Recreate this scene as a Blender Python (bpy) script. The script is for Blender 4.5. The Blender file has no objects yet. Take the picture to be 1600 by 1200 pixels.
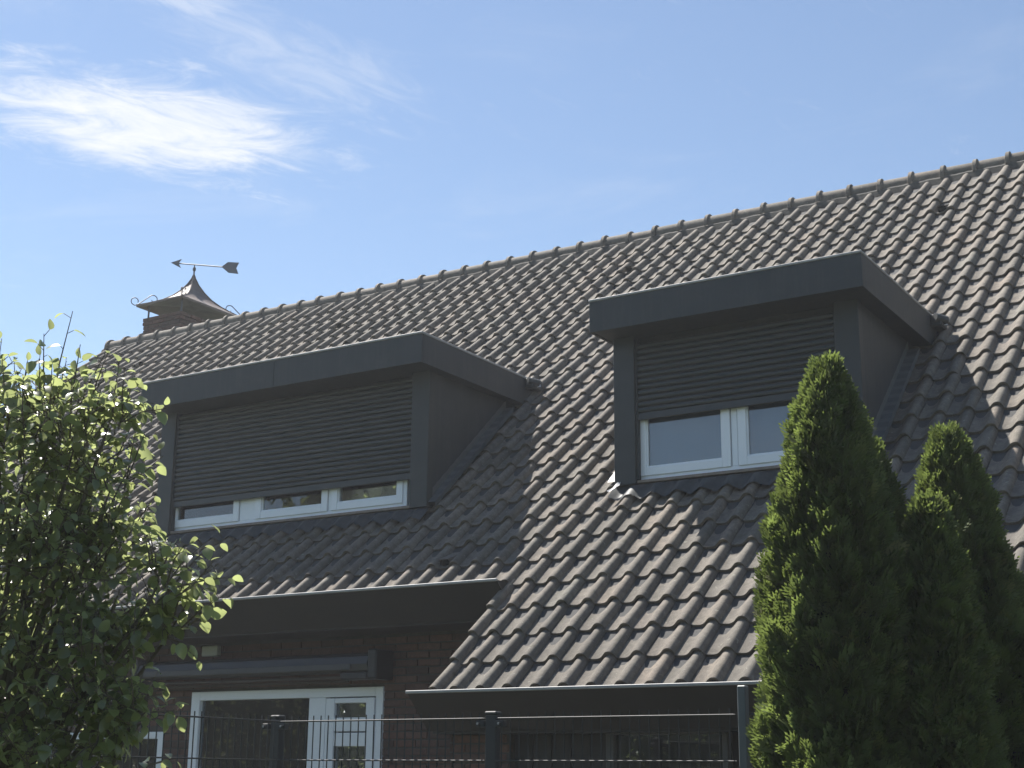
import bpy, math, random
import numpy as np
from mathutils import Vector, Matrix

rnd = random.Random(7)
nr = np.random.RandomState(11)
S = bpy.context.scene
C = S.collection

# ------------------------------------------------------------------ camera
CAM = np.array([5.443, -7.981, 1.60])
YAW, PITCH, ROLL, FPX = -0.5615, 0.26534, 0.009, 2252.6
fwd = Vector((math.cos(PITCH) * math.sin(YAW), math.cos(PITCH) * math.cos(YAW), math.sin(PITCH)))
right0 = Vector((math.cos(YAW), -math.sin(YAW), 0))
up0 = right0.cross(fwd)
rgt = right0 * math.cos(ROLL) + up0 * math.sin(ROLL)
upv = up0 * math.cos(ROLL) - right0 * math.sin(ROLL)
cd = bpy.data.cameras.new('camera')
cam = bpy.data.objects.new('camera', cd)
C.objects.link(cam)
m = Matrix((rgt, upv, -fwd)).transposed().to_4x4()
m.translation = Vector(CAM)
cam.matrix_world = m
cd.sensor_width = 36.0
cd.lens = FPX / 1600 * 36
cd.clip_start = 0.05
cd.clip_end = 2000
S.camera = cam

# ------------------------------------------------------------------ sky and sun
SUN_DIR = Vector((-1.19, 0.39, 2.04)).normalized()
EL = math.asin(SUN_DIR.z)
AZ = math.atan2(SUN_DIR.x, SUN_DIR.y)          # from +Y towards +X
w = bpy.data.worlds.new('World')
S.world = w
w.use_nodes = True
nt = w.node_tree
nt.nodes.clear()
N = nt.nodes.new
L = nt.links.new
sky = N('ShaderNodeTexSky')
sky.sky_type = 'NISHITA'
sky.sun_disc = False
sky.sun_elevation = EL
sky.sun_rotation = AZ
sky.air_density = 1.0
sky.dust_density = 0.1
sky.ozone_density = 0.0
tc = N('ShaderNodeTexCoord')
sep = N('ShaderNodeSeparateXYZ')
L(tc.outputs['Generated'], sep.inputs[0])


def math_node(tree, op, a=None, b=None, c=None):
    n = tree.nodes.new('ShaderNodeMath')
    n.operation = op
    for k, v in enumerate((a, b, c)):
        if v is None:
            continue
        if isinstance(v, (int, float)):
            n.inputs[k].default_value = v
        else:
            tree.links.new(v, n.inputs[k])
    return n.outputs[0]


zc = math_node(nt, 'MAXIMUM', sep.outputs[2], 0.04)
px_ = math_node(nt, 'DIVIDE', sep.outputs[0], zc)
py_ = math_node(nt, 'DIVIDE', sep.outputs[1], zc)


def cloud_axis(cx, cy, tx, ty):
    dx = math_node(nt, 'SUBTRACT', px_, cx)
    dy = math_node(nt, 'SUBTRACT', py_, cy)
    a = math_node(nt, 'ADD', math_node(nt, 'MULTIPLY', dx, tx), math_node(nt, 'MULTIPLY', dy, ty))
    b = math_node(nt, 'ADD', math_node(nt, 'MULTIPLY', dx, -ty), math_node(nt, 'MULTIPLY', dy, tx))
    return a, b


def gauss(a, b, sa, sb):
    u = math_node(nt, 'POWER', math_node(nt, 'ABSOLUTE', math_node(nt, 'DIVIDE', a, sa)), 2.0)
    v = math_node(nt, 'POWER', math_node(nt, 'ABSOLUTE', math_node(nt, 'DIVIDE', b, sb)), 2.0)
    s = math_node(nt, 'MULTIPLY', math_node(nt, 'ADD', u, v), -1.0)
    return math_node(nt, 'POWER', 2.718, s)


def fbm(a, b, sa, sb, detail, rough, dist, off):
    cb = N('ShaderNodeCombineXYZ')
    L(math_node(nt, 'MULTIPLY', a, sa), cb.inputs[0])
    L(math_node(nt, 'MULTIPLY', b, sb), cb.inputs[1])
    cb.inputs[2].default_value = off
    n = N('ShaderNodeTexNoise')
    n.inputs['Scale'].default_value = 1.0
    n.inputs['Detail'].default_value = detail
    n.inputs['Roughness'].default_value = rough
    n.inputs['Distortion'].default_value = dist
    L(cb.outputs[0], n.inputs['Vector'])
    return n.outputs['Fac']


def ramp01(x, lo, hi):
    n = N('ShaderNodeMapRange')
    n.interpolation_type = 'SMOOTHSTEP'
    n.inputs['From Min'].default_value = lo
    n.inputs['From Max'].default_value = hi
    L(x, n.inputs['Value'])
    return n.outputs[0]


a1, b1 = cloud_axis(-1.620, 1.490, 0.60, 0.80)
m1 = gauss(a1, b1, 0.36, 0.25)
f1 = fbm(a1, b1, 6.0, 10.5, 10, 0.68, 0.7, 3.1)
c1 = ramp01(math_node(nt, 'ADD', math_node(nt, 'MULTIPLY', m1, 0.60), f1), 0.70, 1.20)
a2, b2 = cloud_axis(-1.29, 1.42, 0.19, 0.98)
m2 = gauss(a2, b2, 0.30, 0.11)
f2 = fbm(a2, b2, 7.0, 14.0, 9, 0.66, 0.9, 7.7)
c2 = math_node(nt, 'MULTIPLY', ramp01(math_node(nt, 'ADD', math_node(nt, 'MULTIPLY', m2, 0.45), f2), 0.60, 1.15), 0.34)
a3, b3 = cloud_axis(-1.30, 1.20, 0.3, 0.95)
m3 = gauss(a3, b3, 0.11, 0.06)
c3 = math_node(nt, 'MULTIPLY', ramp01(math_node(nt, 'ADD', math_node(nt, 'MULTIPLY', m3, 0.45), f2), 0.6, 1.0), 0.4)
# thin scattered cirrus over the rest of the sky
f4 = fbm(px_, py_, 1.6, 2.6, 8, 0.6, 0.8, 1.3)
c4 = math_node(nt, 'MULTIPLY', ramp01(f4, 0.50, 0.85), 0.22)
cs = math_node(nt, 'MAXIMUM', math_node(nt, 'MAXIMUM', c1, c2), math_node(nt, 'MAXIMUM', c3, c4))
cs = math_node(nt, 'MULTIPLY', cs, ramp01(sep.outputs[2], 0.02, 0.2))
mix = N('ShaderNodeMix')
mix.data_type = 'RGBA'
L(cs, mix.inputs[0])
L(sky.outputs[0], mix.inputs[6])
mix.inputs[7].default_value = (6.2, 6.4, 6.7, 1)
bg = N('ShaderNodeBackground')
bg.inputs['Strength'].default_value = 0.066
L(mix.outputs[2], bg.inputs['Color'])
wo = N('ShaderNodeOutputWorld')
L(bg.outputs[0], wo.inputs[0])

sd = bpy.data.lights.new('sun', 'SUN')
sd.energy = 5.0
sd.angle = math.radians(0.5)
sd.color = (1.0, 0.95, 0.88)
so = bpy.data.objects.new('sun', sd)
so.rotation_euler = SUN_DIR.to_track_quat('Z', 'Y').to_euler()
so.location = (0, 0, 20)
C.objects.link(so)

S.view_settings.view_transform = 'Standard'
S.view_settings.look = 'None'
S.view_settings.gamma = 1
S.view_settings.use_curve_mapping = False
S.view_settings.exposure = 1.2


# ------------------------------------------------------------------ helpers
def proj(x, y, z):
    d = Vector((x, y, z)) - Vector(CAM)
    k = d.dot(fwd)
    return 800 + FPX * d.dot(rgt) / k, 600 - FPX * d.dot(upv) / k


def tag(o, label=None, cat=None, group=None, kind=None):
    if label: o['label'] = label
    if cat: o['category'] = cat
    if group: o['group'] = group
    if kind: o['kind'] = kind
    return o


def empty(name, loc=(0, 0, 0), parent=None):
    o = bpy.data.objects.new(name, None)
    o.empty_display_size = 0.2
    o.location = loc
    o.parent = parent
    C.objects.link(o)
    return o


def link(name, me, mat, parent=None, loc=None):
    if mat is not None and len(me.materials) == 0:
        me.materials.append(mat)
    o = bpy.data.objects.new(name, me)
    C.objects.link(o)
    if parent is not None:
        o.parent = parent
        if parent.location.length > 0 and loc is None:
            o.matrix_parent_inverse = Matrix.Translation(-parent.location)
    if loc is not None:
        o.location = loc
    return o


class MB:
    def __init__(self):
        self.v = []
        self.f = []

    def add(self, vs, fs):
        o = len(self.v)
        self.v += [tuple(p) for p in vs]
        self.f += [tuple(i + o for i in q) for q in fs]
        return self

    def box(self, x0, y0, z0, x1, y1, z1, bev=0.0):
        if x0 > x1: x0, x1 = x1, x0
        if y0 > y1: y0, y1 = y1, y0
        if z0 > z1: z0, z1 = z1, z0
        b = min(bev, (x1 - x0) * .45, (y1 - y0) * .45, (z1 - z0) * .45)
        if b <= 0:
            vs = [(x0, y0, z0), (x1, y0, z0), (x1, y1, z0), (x0, y1, z0), (x0, y0, z1), (x1, y0, z1), (x1, y1, z1), (x0, y1, z1)]
            fs = [(0, 3, 2, 1), (4, 5, 6, 7), (0, 1, 5, 4), (1, 2, 6, 5), (2, 3, 7, 6), (3, 0, 4, 7)]
            return self.add(vs, fs)
        # chamfered box
        vs, idx = [], {}
        lo = (x0, y0, z0); hi = (x1, y1, z1)
        for sx in (0, 1):
            for sy in (0, 1):
                for sz in (0, 1):
                    s = (sx, sy, sz)
                    base = [hi[k] if s[k] else lo[k] for k in range(3)]
                    for ax in range(3):
                        p = list(base)
                        for k in range(3):
                            if k != ax:
                                p[k] += -b if s[k] else b
                        idx[(s, ax)] = len(vs)
                        vs.append(tuple(p))
        fs = []
        for ax in range(3):
            o1, o2 = [(1, 2), (2, 0), (0, 1)][ax]
            for sgn in (0, 1):
                q = []
                for (a, c) in ((0, 0), (1, 0), (1, 1), (0, 1)):
                    s = [0, 0, 0]; s[ax] = sgn; s[o1] = a; s[o2] = c
                    q.append(idx[(tuple(s), ax)])
                fs.append(tuple(q) if sgn else tuple(q[::-1]))
        for ax in range(3):       # edge chamfers along ax
            o1, o2 = [(1, 2), (2, 0), (0, 1)][ax]
            for a in (0, 1):
                for c in (0, 1):
                    s0 = [0, 0, 0]; s0[o1] = a; s0[o2] = c
                    s1 = list(s0); s1[ax] = 1
                    q = [idx[(tuple(s0), o1)], idx[(tuple(s1), o1)], idx[(tuple(s1), o2)], idx[(tuple(s0), o2)]]
                    if (a ^ c): q = q[::-1]
                    fs.append(tuple(q[::-1]))
        for sx in (0, 1):
            for sy in (0, 1):
                for sz in (0, 1):
                    s = (sx, sy, sz)
                    q = [idx[(s, 0)], idx[(s, 1)], idx[(s, 2)]]
                    if (sx + sy + sz) % 2 == 0: q = q[::-1]
                    fs.append(tuple(q))
        return self.add(vs, fs)

    def prism(self, poly, axis, a, b):
        """poly: list of 2-D points, extruded along axis (0: pts are y,z; 1: x,z; 2: x,y)"""
        n = len(poly)
        def P(q, t):
            return ((t, q[0], q[1]), (q[0], t, q[1]), (q[0], q[1], t))[axis]
        vs = [P(q, a) for q in poly] + [P(q, b) for q in poly]
        fs = [tuple(range(n))[::-1], tuple(range(n, 2 * n))]
        fs += [(i, (i + 1) % n, (i + 1) % n + n, i + n) for i in range(n)]
        return self.add(vs, fs)

    def tube(self, pts, r, seg=6, cap=True):
        pts = [Vector(p) for p in pts]
        rs = r if isinstance(r, (list, tuple)) else [r] * len(pts)
        vs, fs = [], []
        prev = None
        for i, p in enumerate(pts):
            t = (pts[min(i + 1, len(pts) - 1)] - pts[max(i - 1, 0)])
            if t.length < 1e-9: t = Vector((0, 0, 1))
            t.normalize()
            if prev is None:
                a = Vector((0, 0, 1)) if abs(t.z) < .9 else Vector((1, 0, 0))
                u = t.cross(a).normalized()
            else:
                u = (prev - t * prev.dot(t)).normalized()
            prev = u
            v = t.cross(u)
            for k in range(seg):
                an = 2 * math.pi * (k + .5) / seg
                vs.append(tuple(p + u * (rs[i] * math.cos(an)) + v * (rs[i] * math.sin(an))))
        for i in range(len(pts) - 1):
            for k in range(seg):
                k2 = (k + 1) % seg
                fs.append((i * seg + k, i * seg + k2, (i + 1) * seg + k2, (i + 1) * seg + k))
        if cap:
            fs.append(tuple(range(seg))[::-1])
            fs.append(tuple(range((len(pts) - 1) * seg, len(pts) * seg)))
        return self.add(vs, fs)

    def mesh(self, name, smooth=False, fix=True):
        me = bpy.data.meshes.new(name)
        me.from_pydata(self.v, [], self.f)
        me.update()
        if fix:
            import bmesh
            bm = bmesh.new(); bm.from_mesh(me)
            bmesh.ops.recalc_face_normals(bm, faces=bm.faces)
            bm.to_mesh(me); bm.free()
        if smooth:
            me.shade_smooth()
            try:
                me.set_sharp_from_angle(angle=math.radians(38))
            except Exception:
                pass
        return me

    def build(self, name, mat, parent=None, smooth=False, fix=True):
        return link(name, self.mesh(name, smooth, fix), mat, parent)


def merge_instances(name, tv, tf, mats, mat, parent=None, tint=None, smooth=False, extra=None):
    """tv (n,3) template, tf (k,m) same-size faces, mats (N,4,4) -> one joined mesh object"""
    N_ = len(mats)
    n, k, mm = len(tv), len(tf), tf.shape[1]
    h = np.concatenate([tv, np.ones((n, 1))], 1)
    V = np.einsum('nij,pj->npi', mats, h)[:, :, :3].reshape(-1, 3)
    F = (tf[None] + (np.arange(N_) * n)[:, None, None]).reshape(-1)
    me = bpy.data.meshes.new(name)
    me.vertices.add(len(V)); me.vertices.foreach_set('co', V.astype(np.float32).ravel())
    me.loops.add(len(F)); me.loops.foreach_set('vertex_index', F.astype(np.int32))
    np_ = N_ * k
    me.polygons.add(np_)
    me.polygons.foreach_set('loop_start', (np.arange(np_) * mm).astype(np.int32))
    me.polygons.foreach_set('loop_total', np.full(np_, mm, np.int32))
    if smooth:
        me.polygons.foreach_set('use_smooth', np.ones(np_, bool))
    me.update(calc_edges=True)
    if tint is not None:
        at = me.attributes.new('tint', 'FLOAT', 'POINT')
        at.data.foreach_set('value', np.repeat(tint, n).astype(np.float32))
    if smooth:
        try: me.set_sharp_from_angle(angle=math.radians(40))
        except Exception: pass
    return link(name, me, mat, parent)


# ------------------------------------------------------------------ materials
def newmat(name):
    mt = bpy.data.materials.new(name)
    mt.use_nodes = True
    t = mt.node_tree
    return mt, t, t.nodes['Principled BSDF']


def noise(t, scale, detail=5, rough=.6, vec=None, dist=0):
    n = t.nodes.new('ShaderNodeTexNoise')
    n.inputs['Scale'].default_value = scale
    n.inputs['Detail'].default_value = detail
    n.inputs['Roughness'].default_value = rough
    n.inputs['Distortion'].default_value = dist
    if vec is not None: t.links.new(vec, n.inputs['Vector'])
    return n.outputs['Fac']


def cramp(t, fac, stops):
    n = t.nodes.new('ShaderNodeValToRGB')
    e = n.color_ramp.elements
    while len(e) < len(stops): e.new(.5)
    for k, (p, c) in enumerate(stops):
        e[k].position = p
        e[k].color = (*c, 1) if len(c) == 3 else c
    t.links.new(fac, n.inputs[0])
    return n.outputs[0]


def mixc(t, fac, a, b, mode='MIX'):
    n = t.nodes.new('ShaderNodeMix')
    n.data_type = 'RGBA'
    n.blend_type = mode
    for k, v in ((0, fac), (6, a), (7, b)):
        if isinstance(v, (int, float)): n.inputs[k].default_value = v
        elif isinstance(v, tuple): n.inputs[k].default_value = (*v, 1)
        else: t.links.new(v, n.inputs[k])
    return n.outputs[2]


def bump(t, bsdf, h, strength, dist=.01):
    n = t.nodes.new('ShaderNodeBump')
    n.inputs['Strength'].default_value = strength
    n.inputs['Distance'].default_value = dist
    t.links.new(h, n.inputs['Height'])
    t.links.new(n.outputs[0], bsdf.inputs['Normal'])


def objco(t, world=True):
    if world:
        g = t.nodes.new('ShaderNodeNewGeometry')
        return g.outputs['Position']
    c = t.nodes.new('ShaderNodeTexCoord')
    return c.outputs['Object']


def paint(name, col, rough=.45, var=.12, bumpy=.05, metal=0.0, scale=6, dirt=None, dirt_amt=.3):
    mt, t, b = newmat(name)
    co = objco(t)
    n1 = noise(t, scale, 6, .65, co)
    lo = tuple(c * (1 - var) for c in col); hi = tuple(min(1, c * (1 + var)) for c in col)
    c_ = cramp(t, n1, [(.3, lo), (.7, hi)])
    if dirt is not None:
        n2 = noise(t, scale * 4, 8, .75, co, .4)
        fac = math_node(t, 'MULTIPLY', cramp(t, n2, [(.5, (0, 0, 0)), (.75, (1, 1, 1))]), dirt_amt)
        c_ = mixc(t, fac, c_, dirt)
    t.links.new(c_, b.inputs['Base Color'])
    b.inputs['Roughness'].default_value = rough
    b.inputs['Metallic'].default_value = metal
    if bumpy:
        bump(t, b, noise(t, 60, 5, .6, co), bumpy, .004)
    return mt


def tile_mat(name, joined):
    mt, t, b = newmat(name)
    co = objco(t)
    if joined:
        a = t.nodes.new('ShaderNodeAttribute'); a.attribute_name = 'tint'; r_ = a.outputs['Fac']
    else:
        o = t.nodes.new('ShaderNodeObjectInfo'); r_ = o.outputs['Random']
    base = cramp(t, r_, [(0, (.120, .106, .088)), (.2, (.150, .133, .112)), (.45, (.198, .168, .139)), (.62, (.160, .146, .124)), (.8, (.208, .176, .142)), (.93, (.222, .180, .142)), (1.0, (.185, .176, .148))])
    big = noise(t, .55, 3, .6, co)
    base = mixc(t, math_node(t, 'MULTIPLY', cramp(t, big, [(.35, (1, 1, 1)), (.65, (0, 0, 0))]), .35), base, (.135, .128, .110))
    med = noise(t, 16, 7, .7, co, .3)
    base = mixc(t, cramp(t, med, [(.40, (.60, .60, .60)), (.62, (0, 0, 0))]), base, (.085, .076, .066))
    fine = noise(t, 130, 4, .7, co)
    base = mixc(t, cramp(t, fine, [(.55, (0, 0, 0)), (.72, (.55, .55, .55))]), base, (.06, .055, .05))
    lich = noise(t, 40, 3, .5, co, .8)
    base = mixc(t, cramp(t, lich, [(.63, (0, 0, 0)), (.72, (.6, .6, .6))]), base, (.27, .26, .215))
    moss = noise(t, 7.5, 6, .7, co, .5)
    base = mixc(t, cramp(t, moss, [(.57, (0, 0, 0)), (.74, (.6, .6, .6))]), base, (.07, .072, .045))
    t.links.new(base, b.inputs['Base Color'])
    b.inputs['Roughness'].default_value = .82
    b.inputs['Specular IOR Level'].default_value = .3
    h = math_node(t, 'ADD', fine, math_node(t, 'MULTIPLY', med, .8))
    bump(t, b, h, .6, .005)
    return mt


M = {}
M['tile'] = tile_mat('concrete roof tile', False)
M['tile_j'] = tile_mat('concrete roof tile joined', True)
M['clad'] = paint('anthracite cladding', (.023, .030, .034), .6, .10, .03, scale=1.4, dirt=(.085, .085, .08), dirt_amt=.18)
_t = M['clad'].node_tree; _b = _t.nodes['Principled BSDF']
_mp = _t.nodes.new('ShaderNodeMapping'); _mp.inputs['Scale'].default_value = (9, 9, .7)
_t.links.new(objco(_t), _mp.inputs['Vector'])
_st = cramp(_t, noise(_t, 2.2, 7, .75, _mp.outputs[0], .2), [(.48, (0, 0, 0)), (.72, (.38, .38, .38))])
_old = _b.inputs['Base Color'].links[0].from_socket
_t.links.new(mixc(_t, _st, _old, (.060, .062, .058)), _b.inputs['Base Color'])
M['clad_green'] = paint('anthracite corner panel', (.024, .030, .032), .55, .10, .02, scale=1.2, dirt=(.08, .08, .075), dirt_amt=.12)
M['slat'] = paint('anthracite shutter slats', (.023, .030, .033), .42, .10, .0, scale=3)
M['alu'] = paint('weathered aluminium trim', (.30, .30, .30), .6, .15, .02, metal=.1, scale=9, dirt=(.2, .19, .17), dirt_amt=.3)
M['gutter'] = paint('dark brown painted eaves board', (.017, .016, .0145), .7, .15, .04, scale=3)
M['soffit'] = paint('brown soffit', (.024, .022, .020), .7, .15, .04, scale=3)
M['white'] = paint('white pvc window frame', (.80, .83, .87), .32, .03, .01, scale=2.5)
M['sill'] = paint('brown grey stone sill', (.22, .18, .15), .8, .2, .1, scale=14)
M['lead'] = paint('weathered lead flashing', (.045, .050, .052), .6, .25, .15, scale=9, dirt=(.12, .12, .115), dirt_amt=.3)
M['lead_light'] = paint('pale weathered lead strip', (.075, .086, .090), .55, .2, .12, scale=9)
M['bright_lead'] = paint('bright lead scrap', (.45, .45, .45), .45, .1, .1, scale=9)
M['bitumen'] = paint('bitumen roofing', (.05, .05, .05), .9, .2, .2, scale=8)
M['mortar'] = paint('mortar', (.07, .062, .056), .95, .2, .3, scale=20)
M['ridge_mortar'] = paint('ridge mortar', (.07, .065, .058), .95, .3, .5, scale=18)
M['copper'] = paint('weathered copper sheet', (.13, .10, .085), .55, .3, .05, metal=.25, scale=5, dirt=(.12, .13, .13), dirt_amt=.5)
M['iron'] = paint('blue grey wrought metal', (.075, .085, .105), .5, .15, .02, scale=10)
M['fence'] = paint('anthracite coated wire', (.022, .025, .027), .62, .1, .0, scale=6)
M['greypost'] = paint('grey coated post', (.10, .115, .125), .5, .08, .02, scale=4)
M['awning'] = paint('dark grey awning cassette', (.045, .048, .056), .4, .1, .02, scale=3)
M['awning_dark'] = paint('black awning bracket', (.022, .022, .024), .5, .1, .02, scale=4)
M['awning_wood'] = paint('brown awning rail', (.05, .038, .03), .5, .15, .03, scale=8)
M['black'] = paint('dark room lining', (.008, .008, .008), .9, .1, 0)  # near-black painted in for the dark of rooms, flue and vent openings
M['blind'] = paint('blue grey roller blind', (.20, .26, .36), .9, .06, .0, scale=2)
M['blind_l'] = paint('grey curtain', (.26, .28, .33), .9, .08, .0, scale=2)
M['curtain_green'] = paint('grey green curtain', (.42, .49, .46), .9, .08, .0, scale=2)
M['paper'] = paint('pale printed card', (.42, .40, .33), .8, .1, 0, scale=5, dirt=(.10, .12, .08), dirt_amt=.9)
M['pink'] = paint('pinkish curtain strip', (.30, .19, .16), .9, .1, 0)
M['board_dark'] = paint('dark facade board', (.016, .0155, .015), .7, .15, .03, scale=4)
M['frame_grey'] = paint('grey window frame', (.055, .055, .053), .5, .1, .02, scale=4)
M['box_white'] = paint('off white plastic', (.50, .50, .47), .5, .05, .01, scale=4)
M['bark'] = paint('grey brown bark', (.11, .09, .07), .9, .3, .6, scale=22)


def brick_mat():
    mt, t, b = newmat('brown red brick')
    o = t.nodes.new('ShaderNodeObjectInfo')
    a = t.nodes.new('ShaderNodeAttribute'); a.attribute_name = 'tint'
    r_ = math_node(t, 'FRACT', math_node(t, 'ADD', o.outputs['Random'], a.outputs['Fac']))
    base = cramp(t, r_, [(0, (.075, .048, .040)), (.35, (.110, .060, .045)), (.6, (.140, .068, .048)), (.8, (.10, .060, .048)), (1, (.155, .082, .058))])
    co = objco(t)
    n1 = noise(t, 30, 6, .7, co)
    base = mixc(t, cramp(t, n1, [(.35, (.5, .5, .5)), (.65, (0, 0, 0))]), base, (.040, .032, .028))
    t.links.new(base, b.inputs['Base Color'])
    b.inputs['Roughness'].default_value = .9
    bump(t, b, noise(t, 120, 5, .7, co), .4, .003)
    return mt


def brick_mat_far():
    """plain stretches of wall out of the picture: brick pattern as colour only"""
    mt, t, b = newmat('brick wall out of view')
    co = objco(t)
    sp = t.nodes.new('ShaderNodeSeparateXYZ'); t.links.new(co, sp.inputs[0])
    cb = t.nodes.new('ShaderNodeCombineXYZ')
    t.links.new(math_node(t, 'ADD', sp.outputs[0], sp.outputs[1]), cb.inputs[0]); t.links.new(sp.outputs[2], cb.inputs[1])
    br = t.nodes.new('ShaderNodeTexBrick')
    br.inputs['Scale'].default_value = 1
    br.inputs['Brick Width'].default_value = .22; br.inputs['Row Height'].default_value = .0625
    br.inputs['Mortar Size'].default_value = .006
    br.inputs['Color1'].default_value = (.07, .042, .034, 1); br.inputs['Color2'].default_value = (.055, .036, .03, 1)
    br.inputs['Mortar'].default_value = (.075, .067, .06, 1)
    t.links.new(cb.outputs[0], br.inputs['Vector'])
    t.links.new(br.outputs['Color'], b.inputs['Base Color'])
    b.inputs['Roughness'].default_value = .9
    bump(t, b, br.outputs['Fac'], -.5, .01)
    return mt


M['brick'] = brick_mat()
M['brick_far'] = brick_mat_far()


def glass_mat(name, refl=1.0):
    mt = bpy.data.materials.new(name); mt.use_nodes = True
    t = mt.node_tree; t.nodes.clear()
    tr = t.nodes.new('ShaderNodeBsdfTransparent'); tr.inputs[0].default_value = (.82, .86, .86, 1)
    gl = t.nodes.new('ShaderNodeBsdfGlossy'); gl.inputs['Roughness'].default_value = .01
    gl.inputs[0].default_value = (.95, .97, 1, 1)
    fr = t.nodes.new('ShaderNodeFresnel'); fr.inputs['IOR'].default_value = 1.55
    ms = t.nodes.new('ShaderNodeMixShader')
    t.links.new(math_node(t, 'MINIMUM', math_node(t, 'MULTIPLY', fr.outputs[0], 1.9 * refl), 1.0), ms.inputs[0])
    t.links.new(tr.outputs[0], ms.inputs[1]); t.links.new(gl.outputs[0], ms.inputs[2])
    o = t.nodes.new('ShaderNodeOutputMaterial'); t.links.new(ms.outputs[0], o.inputs[0])
    return mt


M['glass'] = glass_mat('double glazing')


def leaf_mat(name, top, under, trans, rough, coat, tf):
    mt = bpy.data.materials.new(name); mt.use_nodes = True
    t = mt.node_tree; b = t.nodes['Principled BSDF']
    a = t.nodes.new('ShaderNodeAttribute'); a.attribute_name = 'tint'
    o = t.nodes.new('ShaderNodeObjectInfo')
    r_ = math_node(t, 'FRACT', math_node(t, 'ADD', o.outputs['Random'], a.outputs['Fac']))
    col = cramp(t, r_, [(0, tuple(c * .7 for c in top)), (.5, top), (.92, tuple(c * 1.25 for c in top)), (1, under)])
    n = noise(t, 90, 3, .5, objco(t))
    col = mixc(t, math_node(t, 'MULTIPLY', n, .3), col, tuple(c * .6 for c in top))
    t.links.new(col, b.inputs['Base Color'])
    b.inputs['Roughness'].default_value = rough
    b.inputs['Specular IOR Level'].default_value = .6 if coat else .25
    if coat:
        b.inputs['Coat Weight'].default_value = coat
        b.inputs['Coat Roughness'].default_value = .22
    tl = t.nodes.new('ShaderNodeBsdfTranslucent')
    tcol = cramp(t, r_, [(0, tuple(c * .7 for c in trans)), (.6, trans), (1, tuple(min(1, c * 1.3) for c in trans))])
    t.links.new(tcol, tl.inputs[0])
    ms = t.nodes.new('ShaderNodeMixShader'); ms.inputs[0].default_value = tf
    t.links.new(b.outputs[0], ms.inputs[1]); t.links.new(tl.outputs[0], ms.inputs[2])
    t.links.new(ms.outputs[0], t.nodes['Material Output'].inputs[0])
    return mt


M['leaf'] = leaf_mat('glossy green leaf', (.125, .155, .066), (.18, .16, .06), (.35, .40, .16), .34, .8, .54)
M['thuja'] = leaf_mat('thuja spray', (.094, .118, .045), (.18, .16, .06), (.19, .25, .06), .7, 0, .38)
M['hedge_in'] = paint('shaded inner foliage', (.03, .04, .018), .95, .3, .3, scale=3)
M['thuja_in'] = paint('dead inner thuja growth', (.016, .016, .010), .95, .3, .3, scale=20)  # near-black, paints the shade deep inside the conifers


def ground_mat():
    mt, t, b = newmat('lawn')
    co = objco(t)
    c_ = cramp(t, noise(t, 3, 8, .7, co), [(.3, (.025, .042, .014)), (.6, (.05, .07, .022)), (.8, (.07, .07, .03))])
    t.links.new(c_, b.inputs['Base Color']); b.inputs['Roughness'].default_value = .95
    bump(t, b, noise(t, 80, 5, .7, co), .6, .03)
    return mt


M['ground'] = ground_mat()
M['paving'] = paint('dark clinker paving', (.075, .065, .06), .9, .2, .3, scale=5)

# ------------------------------------------------------------------ ground
g = MB().add([(-400, -400, 0), (400, -400, 0), (400, 400, 0), (-400, 400, 0)], [(0, 1, 2, 3)]).build('ground', M['ground'], fix=False)
tag(g, kind='structure')
pv = MB().add([(-10.6, -1.2, .004), (8, -1.2, .004), (8, 1.6, .004), (-10.6, 1.6, .004)], [(0, 1, 2, 3)]).build('path', M['paving'], fix=False)
tag(pv, kind='structure')

# ------------------------------------------------------------------ the house
SL = 0.72652                        # roof slope
cS, sS, tS = math.cos(SL), math.sin(SL), math.tan(SL)
Z0 = 2.17                           # height of the tile crests at the lower eave (Y = 0)
GA, TW = 0.30636, 0.205             # course gauge, tile width
XL, XR = -10.76, 8.1                # roof ends
YR, ZR = 6.38, 7.735                # ridge axis


def roofpt(x, v, n=0.0):
    return (x, v * cS - n * sS, Z0 + v * sS + n * cS)


def zroof(y, n=0.0):                # height of the plane n above the crests at depth y
    return Z0 + y * tS + n / cS


house = empty('house', (-1, 4, 0))
tag(house, 'long house with a steep grey brown tiled roof and two dark flat-roofed dormers', 'house')

roof = MB()
N_UND = -.075
for (xa, xb, v0) in ((XL, -.205, 1.16), (-.205, XR, -.02)):
    va, vb = v0, 8.5
    A = [roofpt(xa, va, N_UND), roofpt(xb, va, N_UND), roofpt(xb, vb, N_UND), roofpt(xa, vb, N_UND)]
    B = [roofpt(xa, va, N_UND - .12), roofpt(xb, va, N_UND - .12), roofpt(xb, vb, N_UND - .12), roofpt(xa, vb, N_UND - .12)]
    roof.add(A + B, [(0, 1, 2, 3), (7, 6, 5, 4), (0, 4, 5, 1), (1, 5, 6, 2), (2, 6, 7, 3), (3, 7, 4, 0)])
roof = roof.build('roof', M['bitumen'], house)
# rear slope, never seen from the front: one sheet of the same tiles
rb = MB()
yb = 12.9
rb.add([(XL, YR, ZR - .03), (XR, YR, ZR - .03), (XR, yb, ZR - (yb - YR) * tS), (XL, yb, ZR - (yb - YR) * tS),
        (XL, YR, ZR - .18), (XR, YR, ZR - .18), (XR, yb, ZR - .15 - (yb - YR) * tS), (XL, yb, ZR - .15 - (yb - YR) * tS)],
       [(0, 1, 2, 3), (7, 6, 5, 4), (0, 4, 5, 1), (1, 5, 6, 2), (2, 6, 7, 3), (3, 7, 4, 0)])
rb.build('rear_slope', M['tile_j'], roof)

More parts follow.
